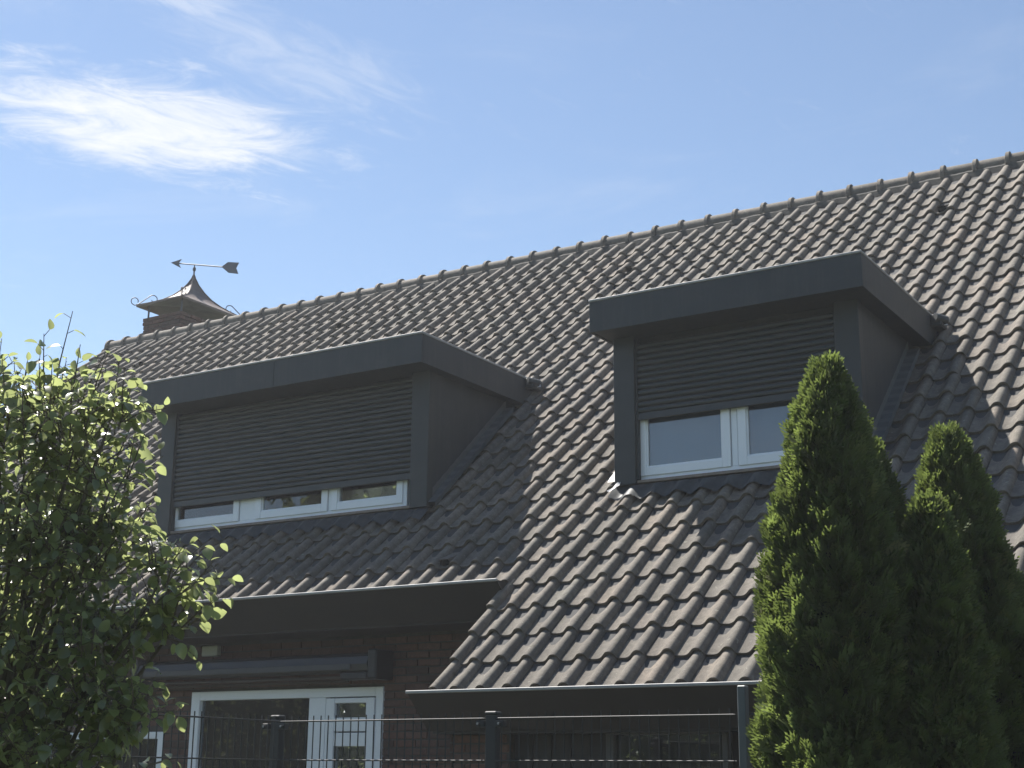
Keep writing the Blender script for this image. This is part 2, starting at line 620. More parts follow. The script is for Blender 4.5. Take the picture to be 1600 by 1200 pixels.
# --- tile template in local axes: x along the eave, y up the slope, z normal; origin at the roll's nose crest
prof = [(-.170, -.0470), (-.152, -.0520), (-.128, -.0540), (-.104, -.0535), (-.086, -.0490), (-.070, -.0390), (-.056, -.0265), (-.043, -.0140),
        (-.030, -.0045), (-.015, 0.0), (.001, -.0005), (.014, -.0060), (.023, -.0180), (.030, -.0350), (.034, -.0525)]
edge_prof = [(-.056, -.074), (-.054, -.055), (-.050, -.036), (-.042, -.0140), (-.030, -.0045), (-.015, 0.0), (.001, -.0005), (.014, -.0060), (.023, -.0180), (.030, -.0350), (.034, -.0525)]
TL = .370
TILT = .031 / GA


def tile_template(pr=prof, length=TL, th=.023):
    n = len(pr)
    vs, fs = [], []
    for (yy) in (0.0, .006, length):
        for (x, z) in pr:
            zz = z - TILT * yy - (.003 if yy == 0 else 0)
            vs.append((x, yy, zz))
    for (x, z) in pr:                                  # lower lip of the nose
        dx = -.003 if x > .02 else 0
        vs.append((x + dx, .004, z - th - (.002 if x < .02 else 0)))
    for j in (0, 1):
        for i in range(n - 1):
            fs.append((j * n + i, j * n + i + 1, (j + 1) * n + i + 1, (j + 1) * n + i))
    for i in range(n - 1):
        fs.append((3 * n + i, 3 * n + i + 1, i + 1, i))
    e = len(vs)                                        # right-hand edge of the roll, left-hand edge of the pan
    x, z = pr[-1]
    vs += [(x - .004, length, z - TILT * length - th), (pr[0][0], length, pr[0][1] - TILT * length - th)]
    fs.append((n - 1, 4 * n - 1, e, 3 * n - 1))
    fs.append((3 * n, 0, 2 * n, e + 1))
    return np.array(vs), np.array(fs)


tv, tf = tile_template()
R_ROOF = np.array([[1, 0, 0], [0, cS, -sS], [0, sS, cS]])


def tile_me(name, v, f):
    me = bpy.data.meshes.new(name)
    me.from_pydata([tuple(p) for p in v], [], [tuple(int(i) for i in q) for q in f])
    me.update(); me.shade_smooth()
    me.set_sharp_from_angle(angle=math.radians(40))
    return me


tile_mesh = tile_me('tile', tv, tf)
tile_mesh.materials.append(M['tile'])
ev, ef = tile_template(edge_prof)
edge_mesh = tile_me('verge_tile', ev, ef)
edge_mesh.materials.append(M['tile'])
vents = {(-26, 24), (-6, 24), (11, 24), (-43, 24), (-3, 5)}
DORM = [(-4.74, -1.60), (.255, 2.225)]
cands, rest, ventl = [], [], []
for r_ in range(0, 27):
    for c_ in range(-51, 40):
        if r_ < 4 and c_ < 0: continue
        x = (c_ - 1) * TW
        if r_ < 4 and c_ == 0: x = -.180
        v = r_ * GA
        y = v * cS
        inside = False
        for (a, b_) in DORM:
            if a + .06 < x < b_ - .02 and 1.81 < y < 3.0: inside = True
        if inside: continue
        jit = (nr.normal(0, .0026), nr.normal(0, .0045), nr.normal(0, .0016))
        rot = nr.normal(0, .009)
        tl_ = nr.normal(0, .005)
        Rz = np.array([[math.cos(rot), -math.sin(rot), 0], [math.sin(rot), math.cos(rot), 0], [0, 0, 1]])
        Rx = np.array([[1, 0, 0], [0, 1, -tl_], [0, tl_, 1]])
        mt4 = np.eye(4)
        mt4[:3, :3] = R_ROOF @ Rz @ Rx
        mt4[:3, 3] = roofpt(x + jit[0], v + jit[1], jit[2])
        if (r_ < 4 and c_ == 0) or c_ == -51:
            o = bpy.data.objects.new('verge_tile', edge_mesh)
            o.matrix_world = Matrix(mt4.tolist()); C.objects.link(o); o.parent = roof
            continue
        if (c_, r_) in vents:
            ventl.append(mt4); continue
        X2, Y2 = proj(*roofpt(x, v + .15, 0))
        vis = 0 < X2 < 1600 and 0 < Y2 < 1200
        # hidden by the conifers or a dormer
        if vis and ((1190 < X2 < 1400 and Y2 > 700) or (1400 < X2 < 1600 and Y2 > 800 + (X2 - 1500) * 1.0) or X2 < 170): vis = False
        for (fx0, fx1, fy0, fy1) in ((922, 1345, 440, 735), (240, 670, 570, 800), (1345, 1400, 450, 640), (670, 760, 560, 700)):
            if fx0 < X2 < fx1 and fy0 < Y2 < fy1: vis = False
        d = np.linalg.norm(mt4[:3, 3] - CAM)
        (cands if vis else rest).append((d, mt4))
cands.sort(key=lambda q: q[0])
rest += cands[300:]
for d, m4 in cands[:300]:
    o = bpy.data.objects.new('tile', tile_mesh)
    o.matrix_world = Matrix(m4.tolist())
    C.objects.link(o); o.parent = roof
    o.matrix_parent_inverse = Matrix.Translation(-house.location) if False else Matrix.Identity(4)
mats_ = np.array([q[1] for q in rest])
ob = merge_instances('tile_field', tv, tf, mats_, M['tile_j'], roof, nr.rand(len(rest)), smooth=True)
tag(ob, kind='stuff')
# vent tiles: the same tile with a small open hood on its pan
vent_src = MB()
vent_src.add([tuple(p) for p in tv], [tuple(int(i) for i in q) for q in tf])
hood = [(-.150, .030, -.060), (-.050, .030, -.060), (-.140, .020, .012), (-.060, .020, .012), (-.150, .24, -.070), (-.050, .24, -.070)]
vent_src.add(hood, [(2, 3, 5, 4), (0, 2, 4), (1, 5, 3)])
vent_mesh = vent_src.mesh('vent_tile', False, False)
slot = MB().add([(-.143, .034, -.058), (-.057, .034, -.058), (-.067, .029, .002), (-.133, .029, .002)], [(0, 1, 2, 3)]).mesh('vent_slot', False, False)
slot.materials.append(M['black'])
vent_mesh.materials.append(M['tile'])
for m4 in ventl:
    o = bpy.data.objects.new('vent_tile', vent_mesh)
    o.matrix_world = Matrix(m4.tolist()); C.objects.link(o); o.parent = roof
    # opening's shade as a black sheet, joined as its own mesh under the roof as well
    s_ = bpy.data.objects.new('vent_opening', slot)
    s_.matrix_world = Matrix(m4.tolist()); C.objects.link(s_); s_.parent = roof

# --- ridge tiles
def ridge_template():
    n = 15
    st = [(0.0, .124), (.004, .130), (.040, .130), (.046, .104), (.337, .098), (.345, .097)]
    vs, fs = [], []
    for (x, r) in st:
        for k in range(n):
            a = math.radians(-18 + 216 * k / (n - 1))
            yy, zz = r * math.cos(a), r * math.sin(a)
            if zz < 0: yy *= 1.0 + .25 * abs(zz) / r
            vs.append((x, yy, zz * 1.0))
    for j in range(len(st) - 1):
        for k in range(n - 1):
            fs.append((j * n + k, (j + 1) * n + k, (j + 1) * n + k + 1, j * n + k + 1))
    e = len(vs)
    for k in range(n):                                 # inner lip gives the collar an edge
        a = math.radians(-18 + 216 * k / (n - 1))
        vs.append((0.0, .106 * math.cos(a), .106 * math.sin(a)))
    for k in range(n - 1):
        fs.append((k, k + 1, e + k + 1, e + k))
    return vs, fs


rv, rf = ridge_template()
ridge_me = tile_me('ridge_tile', rv, rf)
ridge_me.materials.append(M['tile'])
i = 0
x = -10.691 - .02
while x < XR - .2:
    o = bpy.data.objects.new('ridge_tile', ridge_me)
    o.location = (x + rnd.gauss(0, .004), YR + rnd.gauss(0, .003), ZR + rnd.gauss(0, .003))
    o.rotation_euler = (rnd.gauss(0, .02), rnd.gauss(0, .006), rnd.gauss(0, .006))
    C.objects.link(o); o.parent = roof
    x += .337
# mortar bedding under the ridge tiles, uneven edge
mb = MB()
vs, fs = [], []
nseg = 400
for k in range(nseg + 1):
    xx = XL + (XR - XL) * k / nseg
    dz = .012 * math.sin(xx * 31) + rnd.uniform(-.01, .01)
    vs += [(xx, YR - .055, ZR + .02), (xx, YR - .128, ZR - .050 + dz * .3), (xx, YR - .150 + dz * .3, ZR - .125 + dz)]
for k in range(nseg):
    for q in (0, 1):
        fs.append((k * 3 + q, (k + 1) * 3 + q, (k + 1) * 3 + q + 1, k * 3 + q + 1))
mb.add(vs, fs).build('ridge_mortar', M['ridge_mortar'], roof)
# verge boards
for (xx, v0) in ((XL + .01, 1.2), (XR + .02, 0), (-.218, 0)):
    v1 = 8.3 if xx != -.218 else 1.25
    mb = MB()
    A = [roofpt(xx - .012, v0, -.06), roofpt(xx - .012, v1, -.06), roofpt(xx - .012, v1, -.26), roofpt(xx - .012, v0, -.26)]
    B = [(p[0] + .024, p[1], p[2]) for p in A]
    mb.add(A + B, [(0, 1, 2, 3), (7, 6, 5, 4), (0, 4, 5, 1), (1, 5, 6, 2), (2, 6, 7, 3), (3, 7, 4, 0)])
    mb.build('verge_board', M['gutter'], roof)


# --- walls
def bricks(x0, x1, yface, z0, z1, holes, parent, axis=0, cap=300, xother=None):
    """running bond on a wall facing -Y (axis 0) or +X (axis 1); returns list of brick boxes"""
    out = []
    row = 0
    z = z0
    while z + .05 <= z1 + 1e-4:
        x = x0 - (.11 if row % 2 else 0)
        while x < x1 - .02:
            a, b = max(x, x0), min(x + .21, x1)
            if b - a > .04:
                segs = [(a, b)]
                for (hx0, hx1, hz0, hz1) in holes:
                    if z + .05 > hz0 and z < hz1:
                        ns = []
                        for (p, q) in segs:
                            if q <= hx0 or p >= hx1: ns.append((p, q)); continue
                            if p < hx0 - .03: ns.append((p, hx0 - .004))
                            if q > hx1 + .03: ns.append((hx1 + .004, q))
                        segs = ns
                for (p, q) in segs: out.append((p, q, z))
            x += .22
        z += .0625; row += 1
    return out


def brick_box(L_):
    mb = MB(); mb.box(0, 0, 0, L_, .06, .05, .004)
    return mb


_bm = {}


def split_boxes(mb, name, mat, parent):
    for k in range(0, len(mb.v), 8):
        q = MB(); q.v = mb.v[k:k + 8]
        q.f = [tuple(i - k for i in f) for f in mb.f[k // 8 * 6:k // 8 * 6 + 6]]
        q.build(name, mat, parent)


def place_bricks(lst, yface, parent, individual):
    for k, (a, b, z) in enumerate(lst):
        if k >= individual: break
        Lk = round(b - a, 2)
        if Lk not in _bm:
            me = brick_box(Lk).mesh('brick'); me.materials.append(M['brick']); _bm[Lk] = me
        o = bpy.data.objects.new('brick', _bm[Lk])
        o.location = (a, yface + rnd.uniform(-.0015, .0015), z)
        C.objects.link(o); o.parent = parent
    if len(lst) > individual:
        mb = MB()
        for (a, b, z) in lst[individual:]:
            mb.box(a, yface + rnd.uniform(-.0015, .0015), z, b, yface + .06, z + .05)
        tag(mb.build('brick_field', M['brick'], parent), kind='stuff')


DX0, DX1, DZ = -3.81, -1.71, 2.285          # garden door opening
WX0, WX1 = -7.2, -4.13                      # wide window behind the tree
back = MB()
back.box(XL + .1, 1.512, 0, WX0, 1.60, 2.74)
back.box(WX0, 1.512, 0, WX1, 1.60, .9)
back.box(WX0, 1.512, 1.95, WX1, 1.60, 2.74)
back.box(WX1, 1.512, 0, DX0, 1.60, 2.74)
back.box(DX0, 1.512, DZ, DX1, 1.60, 2.74)
back.box(DX1, 1.512, 0, -.25, 1.60, 2.74)
wall = back.build('wall', M['mortar'], house)
bl = bricks(-4.35, -.26, 1.50, 1.50, 2.72, [(DX0, DX1, 0, DZ), (WX0, WX1, .9, 1.95)], wall)
vis_b = []
hid_b = []
for q in bl:
    X2, Y2 = proj((q[0] + q[1]) / 2, 1.5, q[2])
    (vis_b if (Y2 < 1200 and X2 > 240 and not (300 < X2 < 600 and 1040 > Y2 > 1010)) else hid_b).append(q)
place_bricks(vis_b + hid_b, 1.50, wall, min(300, len(vis_b)))
ow = MB()
ow.box(XL + .1, 1.495, 0, WX0 - .001, 1.511, 2.70)
ow.box(WX1 + .001, 1.495, 0, DX0 - .001, 1.511, 1.495)
ow.box(WX0, 1.495, 0, WX1, 1.511, .9); ow.box(WX0, 1.495, 1.96, -4.36, 1.511, 2.70)
ow.box(DX1 + .001, 1.495, 0, -.262, 1.511, 1.495)
ow.box(XL + .02, 1.50, 0, XL + .098, 12.0, 3.1)
ow.box(XR - .1, .35, 0, XR - .02, 12.0, 2.1)
ow.box(XL + .1, 11.9, 0, XR - .1, 12.0, 2.9)
split_boxes(ow, 'plain_brick', M['brick_far'], wall)
# gables
for xx in (XL + .02, XR - .1):
    mb = MB()
    yb_, yt = (1.5, YR) if xx < 0 else (.35, YR)
    mb.prism([(yb_, zroof(yb_, -.25) if xx < 0 else 2.1), (YR, ZR - .3), (12.0, ZR - .25 - (12.0 - YR) * tS), (12.0, 2.0), (yb_, 2.0)], 0, xx, xx + .078)
    mb.build('gable', M['brick_far'], wall)
# lower, forward part of the wall
low = MB()
low.box(-.25, .362, 0, .20, .45, 1.93)
low.box(-.25, .45, 0, -.17, 1.512, 1.93 + .3)
lowwall = low.build('forward_wall', M['mortar'], house)
bl = bricks(-.25, .20, .35, 1.4375, 1.88, [], lowwall)
place_bricks(bl, .35, lowwall, 300)
mb = MB(); mb.box(-.25, .345, 0, .20, .361, 1.43); mb.box(-.266, .345, 0, -.251, 1.49, 2.35); split_boxes(mb, 'plain_brick', M['brick_far'], lowwall)
# dark boarded front beside it, with a window
mb = MB()
bx = .205
while bx < XR - .15:
    nx = min(bx + .146, XR - .12)
    for (za, zb) in (((0, .9), (1.89, 1.93)) if .93 < (bx + nx) / 2 < 1.75 else ((0, 1.93),)):
        mb.box(bx, .42 + .0, za, nx - .008, .45, zb, .004)
    bx += .146
mb.box(.20, .451, 0, .93, .50, 1.93); mb.box(1.75, .451, 0, XR - .12, .50, 1.93); mb.box(.93, .451, 0, 1.75, .50, .9)
mb.build('boarded_front', M['board_dark'], house)
w3 = MB()
w3.box(.92, .37, .88, .975, .47, 1.89, .004); w3.box(1.725, .37, .88, 1.76, .47, 1.89, .004)
w3.box(.975, .372, 1.858, 1.725, .468, 1.889, .003); w3.box(.975, .372, .88, 1.725, .468, .93, .003)
w3 = w3.build('window', M['frame_grey'], house)
MB().box(.975, .41, .93, 1.725, .418, 1.858).build('pane', M['glass'], w3)
MB().box(.6, .9, .5, 2.1, .92, 1.92).build('room', M['black'], w3)

# --- eaves: sloping board, metal edge, flat soffit
def eave(x0, x1, yf, zf, ywall, capx):
    mb = MB()
    poly = [(yf, zf), (yf + .02, zf), (yf + .27, zf - .235), (yf + .25, zf - .235 - .012)]
    poly = [(yf, zf), (yf + .24, zf + .0), (yf + .28, zf - .23), (yf + .255, zf - .245)]
    mb.prism(poly, 0, x0, x1)
    g_ = mb.build('gutter', M['gutter'], house)
    e = MB(); e.box(x0 - .004, yf - .012, zf - .010, x1 + .004, yf + .012, zf + .010, .003)
    e.build('gutter_edge', M['alu'], g_)
    s = MB(); s.box(x0 + .03, yf + .27, zf - .262, x1, ywall + .0, zf - .24)
    s.build('soffit', M['soffit'], g_)
    return g_


eave(XL, -.185, .78, 2.965, 1.511, -.2)
eave(-.345, XR, -.06, 2.130, .42, -.345)

# --- chimney behind the ridge
ch = empty('chimney', (-9.87, 7.15, 6.89), house)
ch.matrix_parent_inverse = Matrix.Translation(-house.location)


def ch_link(name, me, mat, parent=ch):
    if len(me.materials) == 0: me.materials.append(mat)
    o = bpy.data.objects.new(name, me); C.objects.link(o); o.parent = parent
    o.location = (0, 0, 0)
    return o


CX, CY = .38, .59                            # half sizes of the stack
core = MB().box(-CX + .012, -CY + .012, -1.2, CX - .012, CY - .012, 1.28).mesh('chimney_core')
cap_z = 1.30                                 # top of the brick
core_o = ch_link('chimney_core', core, M['mortar'])
fl = MB().box(-CX + .1, -CY + .1, 1.28, CX - .1, CY - .1, 1.29).mesh('chimney_flue'); ch_link('chimney_flue', fl, M['black'])
zb = cap_z - .0625 * 14
row = 0
while zb < cap_z - .03:
    out = .012 if zb > cap_z - .13 else 0.0
    for side in range(4):
        hu, hv = (CX, CY) if side % 2 == 0 else (CY, CX)
        tcur = -hu - out if (row % 2 == 0) == (side % 2 == 0) else -hu - out + .108
        while tcur < hu + out - .03:
            Lb = min(.21, hu + out - tcur)
            if Lb < .05: break
            key = ('c', round(Lb, 2))
            if key not in _bm:
                me = MB().box(0, 0, 0, Lb, .10, .052, .005).mesh('brick'); me.materials.append(M['brick']); _bm[key] = me
            o = bpy.data.objects.new('brick', _bm[key])
            a = side * math.pi / 2
            lx, ly = tcur, -hv - out + rnd.uniform(-.003, .003)
            o.location = (lx * math.cos(a) - ly * math.sin(a), lx * math.sin(a) + ly * math.cos(a), zb)
            o.rotation_euler = (0, 0, a)
            C.objects.link(o); o.parent = ch
            tcur += .22
    zb += .0625; row += 1
# hood: concave pyramid of copper sheet on four stubs
hood_e = empty('chimney_hood', (0, 0, 0), house)
hood_e.location = (ch.location.x, ch.location.y, 0)
hood_e.matrix_parent_inverse = Matrix.Translation(-house.location)


def local(mb, name, mat, par=None, smooth=False, fix=True):
    me = mb.mesh(name, smooth, fix); me.materials.append(mat)
    o = bpy.data.objects.new(name, me); C.objects.link(o); o.parent = par or hood_e
    return o


HZ, HH, HX, HY = 8.386, .585, .47, .68
mb = MB(); vs = []; fs = []
prof_h = [(0.0, 1.0), (.06, .86), (.14, .70), (.24, .53), (.38, .36), (.55, .22), (.75, .10), (.93, .028), (1.0, .012)]
rings = [(HZ - .03, .995)] + [(HZ + HH * a, b) for a, b in prof_h]
CRN = ((-1, -1), (1, -1), (1, 1), (-1, 1))
for (z, r) in rings:
    for (sx, sy) in CRN: vs.append((sx * r * HX, sy * r * HY, z))
for j in range(len(rings) - 1):
    for k in range(4): fs.append((j * 4 + k, j * 4 + (k + 1) % 4, (j + 1) * 4 + (k + 1) % 4, (j + 1) * 4 + k))
fs.append(tuple(range(len(vs) - 4, len(vs))))
e = len(vs)                                   # hollow underside rising inwards
for r, z in ((.97, HZ - .028), (.70, HZ + .02), (.2, HZ + .06)):
    for (sx, sy) in CRN: vs.append((sx * r * HX, sy * r * HY, z))
for k in range(4):
    for q in (0, 4): fs.append((e + q + k, e + q + (k + 1) % 4, e + q + 4 + (k + 1) % 4, e + q + 4 + k))
    fs.append((k, (k + 1) % 4, e + (k + 1) % 4, e + k))
fs.append((e + 8, e + 9, e + 10, e + 11))
mb.add(vs, fs)
local(mb, 'hood_sheet', M['copper'])
for (sx, sy) in CRN:
    mb = MB(); mb.tube([(sx * .34, sy * .54, 8.185), (sx * .34, sy * .54, HZ + .02)], .014, 6)
    local(mb, 'hood_stub', M['iron'])
    mb = MB(); mb.tube([(sx * (r * HX + .003), sy * (r * HY + .003), z + .004) for z, r in rings[1:]], .009, 5)
    local(mb, 'hip_seam', M['copper'], smooth=True)
    # scroll: two curls joined by a straight bar, standing on the corner; q = distance along the hip from the centre
    D = math.hypot(HX, HY)
    outer = [(D + .02 + .062 * math.cos(math.radians(a)) * (1 - .3 * (a + 60) / 260), .060 + .062 * math.sin(math.radians(a)) * (1 - .25 * (a + 60) / 260)) for a in range(200, -111, -20)]
    cx_, cz_ = D - .25, .125
    inner = [(cx_ + .068 * (1 - .5 * k / 14) * math.cos(math.radians(50 + 20 * k)), cz_ + .068 * (1 - .5 * k / 14) * math.sin(math.radians(50 + 20 * k))) for k in range(15)]
    path = outer + [(D - .03, .018), (D - .12, .10)] + inner
    mb = MB(); mb.tube([(sx * q[0] / D * HX, sy * q[0] / D * HY, HZ + q[1]) for q in path], .0075, 5)
    local(mb, 'scroll', M['iron'], smooth=True)

# --- dormers
def board(mbx, name, mat, par):
    return mbx.build(name, mat, par)


def dormer(xl, xr, seams, x_fl, x_fr, label):
    YJ, YF = 1.82, 1.55
    ZB, ZS, ZT = 3.79, 4.992, 5.232
    d = MB()
    # cheeks
    for (a, b) in ((xl + .012, xl + .06), (xr - .06, xr - .012)):
        yk = (ZS - Z0) / tS + .25
        d.prism([(YJ + .09, zroof(YJ + .09, -.12)), (YJ + .09, ZS), (yk, ZS), (yk, zroof(yk, -.12))], 0, a, b)
    # head above the shutter and the apron wall below the window
    d.box(xl + .06, 1.90, ZS - .10, xr - .06, 1.98, ZS)
    dm = d.build('dormer', M['clad'], house)
    if label: dm['label'] = label
    # corner panels
    for (a, b) in ((xl, xl + .185), (xr - .185, xr)):
        MB().box(a, YJ, ZB + (0.0), b, YJ + .088, ZS, .004).build('corner_panel', M['clad_green'], dm)
    # roof slab
    yk = (ZT - Z0) / tS + .12
    s = MB(); s.box(x_fl + .022, YF + .022, ZS + .004, x_fr - .022, yk, ZT - .004)
    s.build('flat_roof', M['bitumen'], dm)
    MB().box(x_fl + .022, YF + .022, ZS - .006, x_fr - .022, 3.28, ZS + .003).build('soffit', M['clad'], dm)
    xs = [x_fl] + seams + [x_fr]
    for a, b in zip(xs[:-1], xs[1:]):
        MB().box(a + (.0015 if a != x_fl else 0), YF, ZS - .012, b - (.0015 if b != x_fr else 0), YF + .021, ZT, .002).build('fascia', M['clad'], dm)
    for (a, b) in ((x_fl, x_fl + .021), (x_fr - .021, x_fr)):
        y1 = (ZT - Z0) / tS + .03; y0 = (ZS - Z0) / tS + .10
        MB().prism([(YF + .022, ZS - .012), (YF + .022, ZT), (y1, ZT), (y0, ZS - .012)], 0, a, b).build('side_fascia', M['clad'], dm)
    # metal edge trim
    y1 = (ZT - Z0) / tS + .03
    MB().box(x_fl - .006, YF - .008, ZT + .001, x_fr + .006, YF + .045, ZT + .020, .003).build('roof_trim', M['alu'], dm)
    for (a, b) in ((x_fl - .006, x_fl + .045), (x_fr - .045, x_fr + .006)):
        MB().box(a, YF + .046, ZT + .001, b, y1, ZT + .020, .003).build('roof_trim', M['alu'], dm)
    # sill and lead apron
    MB().box(xl + .186, 1.845, ZB + .008, xr - .186, 1.99, ZB + .032, .003).build('sill', M['sill'], dm)
    mb = MB(); vs = []; fs = []
    nn = int((xr - xl) / .012)
    for k in range(nn + 1):
        xx = xl + .0 + (xr - xl) * k / nn
        ph = ((xx / TW) % 1.0)
        wv = -.024 + .024 * math.cos(2 * math.pi * (ph - .0))
        edge = rnd.uniform(-.008, .008)
        vs += [(xx, 1.93, ZB + .008), (xx, 1.865, ZB + .004), roofpt(xx, 1.80 / cS, .006 + wv), roofpt(xx, (1.70 + edge) / cS, .009 + wv)]
    for k in range(nn):
        for q in range(3): fs.append((k * 4 + q, (k + 1) * 4 + q, (k + 1) * 4 + q + 1, k * 4 + q + 1))
    mb.add(vs, fs).build('lead_apron', M['lead'], dm, smooth=True)
    # lead strip along the foot of each cheek
    for (a, b) in ((xr - .01, xr + .075), (xl - .075, xl + .01)):
        mb = MB(); vs = []; fs = []
        nn = 26
        for k in range(nn + 1):
            yy = YJ + .02 + (3.05 - YJ) * k / nn
            z = zroof(yy, .018 + .004 * (k % 2))
            vs += [(a, yy, z + (.07 if a > xl + .2 else 0)), (a, yy, z), (b, yy, z + (0 if a > xl + .2 else 0.0)), (b, yy, z - .05 + (0 if a > xl + .2 else .12))]
        for k in range(nn):
            for q in range(3): fs.append((k * 4 + q, k * 4 + q + 1, (k + 1) * 4 + q + 1, (k + 1) * 4 + q))
        mb.add(vs, fs).build('flashing', M['lead_light'], dm)
    return dm


d1 = dormer(-4.765, -1.565, [-3.112], -4.80, -1.462, 'wide dormer nearest the chimney with its long roller shutter almost down')
d2 = dormer(.232, 2.250, [], .165, 2.385, 'narrower dormer on the right with its roller shutter half down')
# rainwater spouts at the back right corners of the flat roofs
for dm, x0 in ((d1, -1.462), (d2, 2.385)):
    s = MB()
    s.box(x0 + .001, 3.22, 5.13, x0 + .09, 3.40, 5.235, .01)
    s.tube([(x0 + .045, 3.20, 5.20), (x0 + .11, 3.30, 5.19)], .035, 8)
    s.build('rain_spout', M['clad'], dm)
    b = MB(); vs = [roofpt(x0 + .06 + .05 * math.cos(a), 4.48 + .045 * math.sin(a), .035 if k % 2 else .02) for k, a in enumerate([t * math.pi / 4 for t in range(8)])]
    b.add(vs + [roofpt(x0 + .06, 4.48, .06)], [(k, (k + 1) % 8, 8) for k in range(8)])
    b.build('lead_patch', M['bright_lead'], dm, fix=False)
# scrap of bright lead under the left corner of the right-hand dormer
b = MB()
vs = []
for k, (du, dv) in enumerate([(0, .14), (.022, .13), (.03, .05), (.015, .0), (-.03, -.04), (-.05, -.03), (-.02, .02), (-.002, .07)]):
    vs.append(roofpt(.262 + du, 2.36 + dv, .018 + .01 * (k % 2)))
b.add(vs, [(0, 1, 2, 7), (7, 2, 3, 6), (6, 3, 4, 5)]).build('lead_patch', M['bright_lead'], d2, fix=False)


# --- windows in the dormers
def sash(x0, x1, z0, z1, y, par, fw=.068):
    s = MB()
    s.box(x0, y, z0, x0 + fw, y + .05, z1, .004); s.box(x1 - fw, y, z0, x1, y + .05, z1, .004)
    s.box(x0 + fw, y + .001, z0, x1 - fw, y + .049, z0 + fw, .004); s.box(x0 + fw, y + .001, z1 - fw, x1 - fw, y + .049, z1, .004)
    o = s.build('sash', M['white'], par)
    b = MB()                                       # glazing bead
    for q in ((x0 + fw, z0 + fw, x1 - fw, z0 + fw + .012), (x0 + fw, z1 - fw - .012, x1 - fw, z1 - fw)):
        b.box(q[0], y + .018, q[1], q[2], y + .044, q[3])
    for q in ((x0 + fw, z0 + fw + .012, x0 + fw + .012, z1 - fw - .012), (x1 - fw - .012, z0 + fw + .012, x1 - fw, z1 - fw - .012)):
        b.box(q[0], y + .018, q[1], q[2], y + .044, q[3])
    b.build('glazing_bead', M['white'], par)
    MB().box(x0 + fw + .012, y + .03, z0 + fw + .012, x1 - fw - .012, y + .036, z1 - fw - .012).build('pane', M['glass'], par)


def window(x0, x1, z0, z1, y, bays, panels, label=None):
    f = MB()
    f.box(x0, y, z0, x0 + .045, y + .07, z1, .004); f.box(x1 - .045, y, z0, x1, y + .07, z1, .004)
    f.box(x0 + .045, y + .001, z0, x1 - .045, y + .069, z0 + .040, .004); f.box(x0 + .045, y + .001, z1 - .04, x1 - .045, y + .069, z1, .004)
    for (a, b_) in panels: f.box(a, y + .002, z0 + .04, b_, y + .068, z1 - .04, .003)
    wn = f.build('window', M['white'], house)
    if label: wn['label'] = label
    for (a, b_) in bays: sash(a, b_, z0 + .036, z1 - .036, y - .012, wn)
    return wn


wr = window(.365, 2.065, 3.824, 4.93, 1.905, [(.404, 1.183), (1.247, 2.026)], [(1.190, 1.240)], 'white two-part window of the right-hand dormer with blue grey blinds')
MB().box(.42, 2.03, 3.85, 2.02, 2.04, 4.92).build('blind', M['blind'], wr)  # plain blue grey sheet behind both panes
wl = window(-4.680, -1.835, 3.824, 4.93, 1.905, [(-4.640, -3.765), (-3.560, -2.71), (-2.665, -1.875)], [(-3.758, -3.567), (-2.703, -2.672)], 'white three-part window strip of the left-hand dormer')
MB().box(-4.60, 2.03, 3.85, -3.80, 2.04, 4.92).build('curtain', M['blind_l'], wl)
MB().box(-2.20, 2.02, 3.86, -1.90, 2.03, 4.06).build('card', M['paper'], wl)
for (a, b_) in ((-4.7, -1.63), (.3, 2.19)):
    MB().box(a, 2.9, 3.6, b_, 2.92, 4.98).build('room_back', M['black'], wl if a < 0 else wr)


# --- roller shutters
def shutter(x0, x1, zbot, ztop, label):
    r = empty('roller_shutter', (x0, 1.86, zbot), house)
    r.matrix_parent_inverse = Matrix.Translation(-house.location)
    r['label'] = label
    P = .0475
    wd = x1 - x0
    # curved slat
    vs, fs = [], []
    pf = [(-.0, 0), (-.007, .003), (-.0115, .010), (-.0135, .020), (-.0125, .030), (-.008, .038), (-.001, .0415), (.005, .0425), (.005, .0475), (.008, .0475), (.008, 0)]
    me = MB().prism(pf, 0, 0, wd).mesh('slat', True); me.materials.append(M['slat'])
    z = .060
    while z + zbot < ztop - .01:
        o = bpy.data.objects.new('slat', me); C.objects.link(o); o.parent = r
        o.location = (0, rnd.uniform(-.0008, .0008), z)
        z += P
    bb = MB().box(-.0, -.010, 0, wd, .010, .058, .004).mesh('bottom_bar'); bb.materials.append(M['slat'])
    o = bpy.data.objects.new('bottom_bar', bb); C.objects.link(o); o.parent = r
    g1 = MB().box(0, 0, 0, .012, .05, ztop - 3.85 + .04, .002).mesh('guide_rail'); g1.materials.append(M['clad'])
    for xx in (-.013, wd + .001):
        o = bpy.data.objects.new('guide_rail', g1); C.objects.link(o); o.parent = r
        o.location = (xx, -.02, 3.83 - zbot)
    return r


shutter(-4.566, -1.764, 4.050, 4.93, 'dark grey roller shutter let down over most of the wide window')
shutter(.431, 2.051, 4.300, 4.93, 'dark grey roller shutter let down over the top of the two-part window')

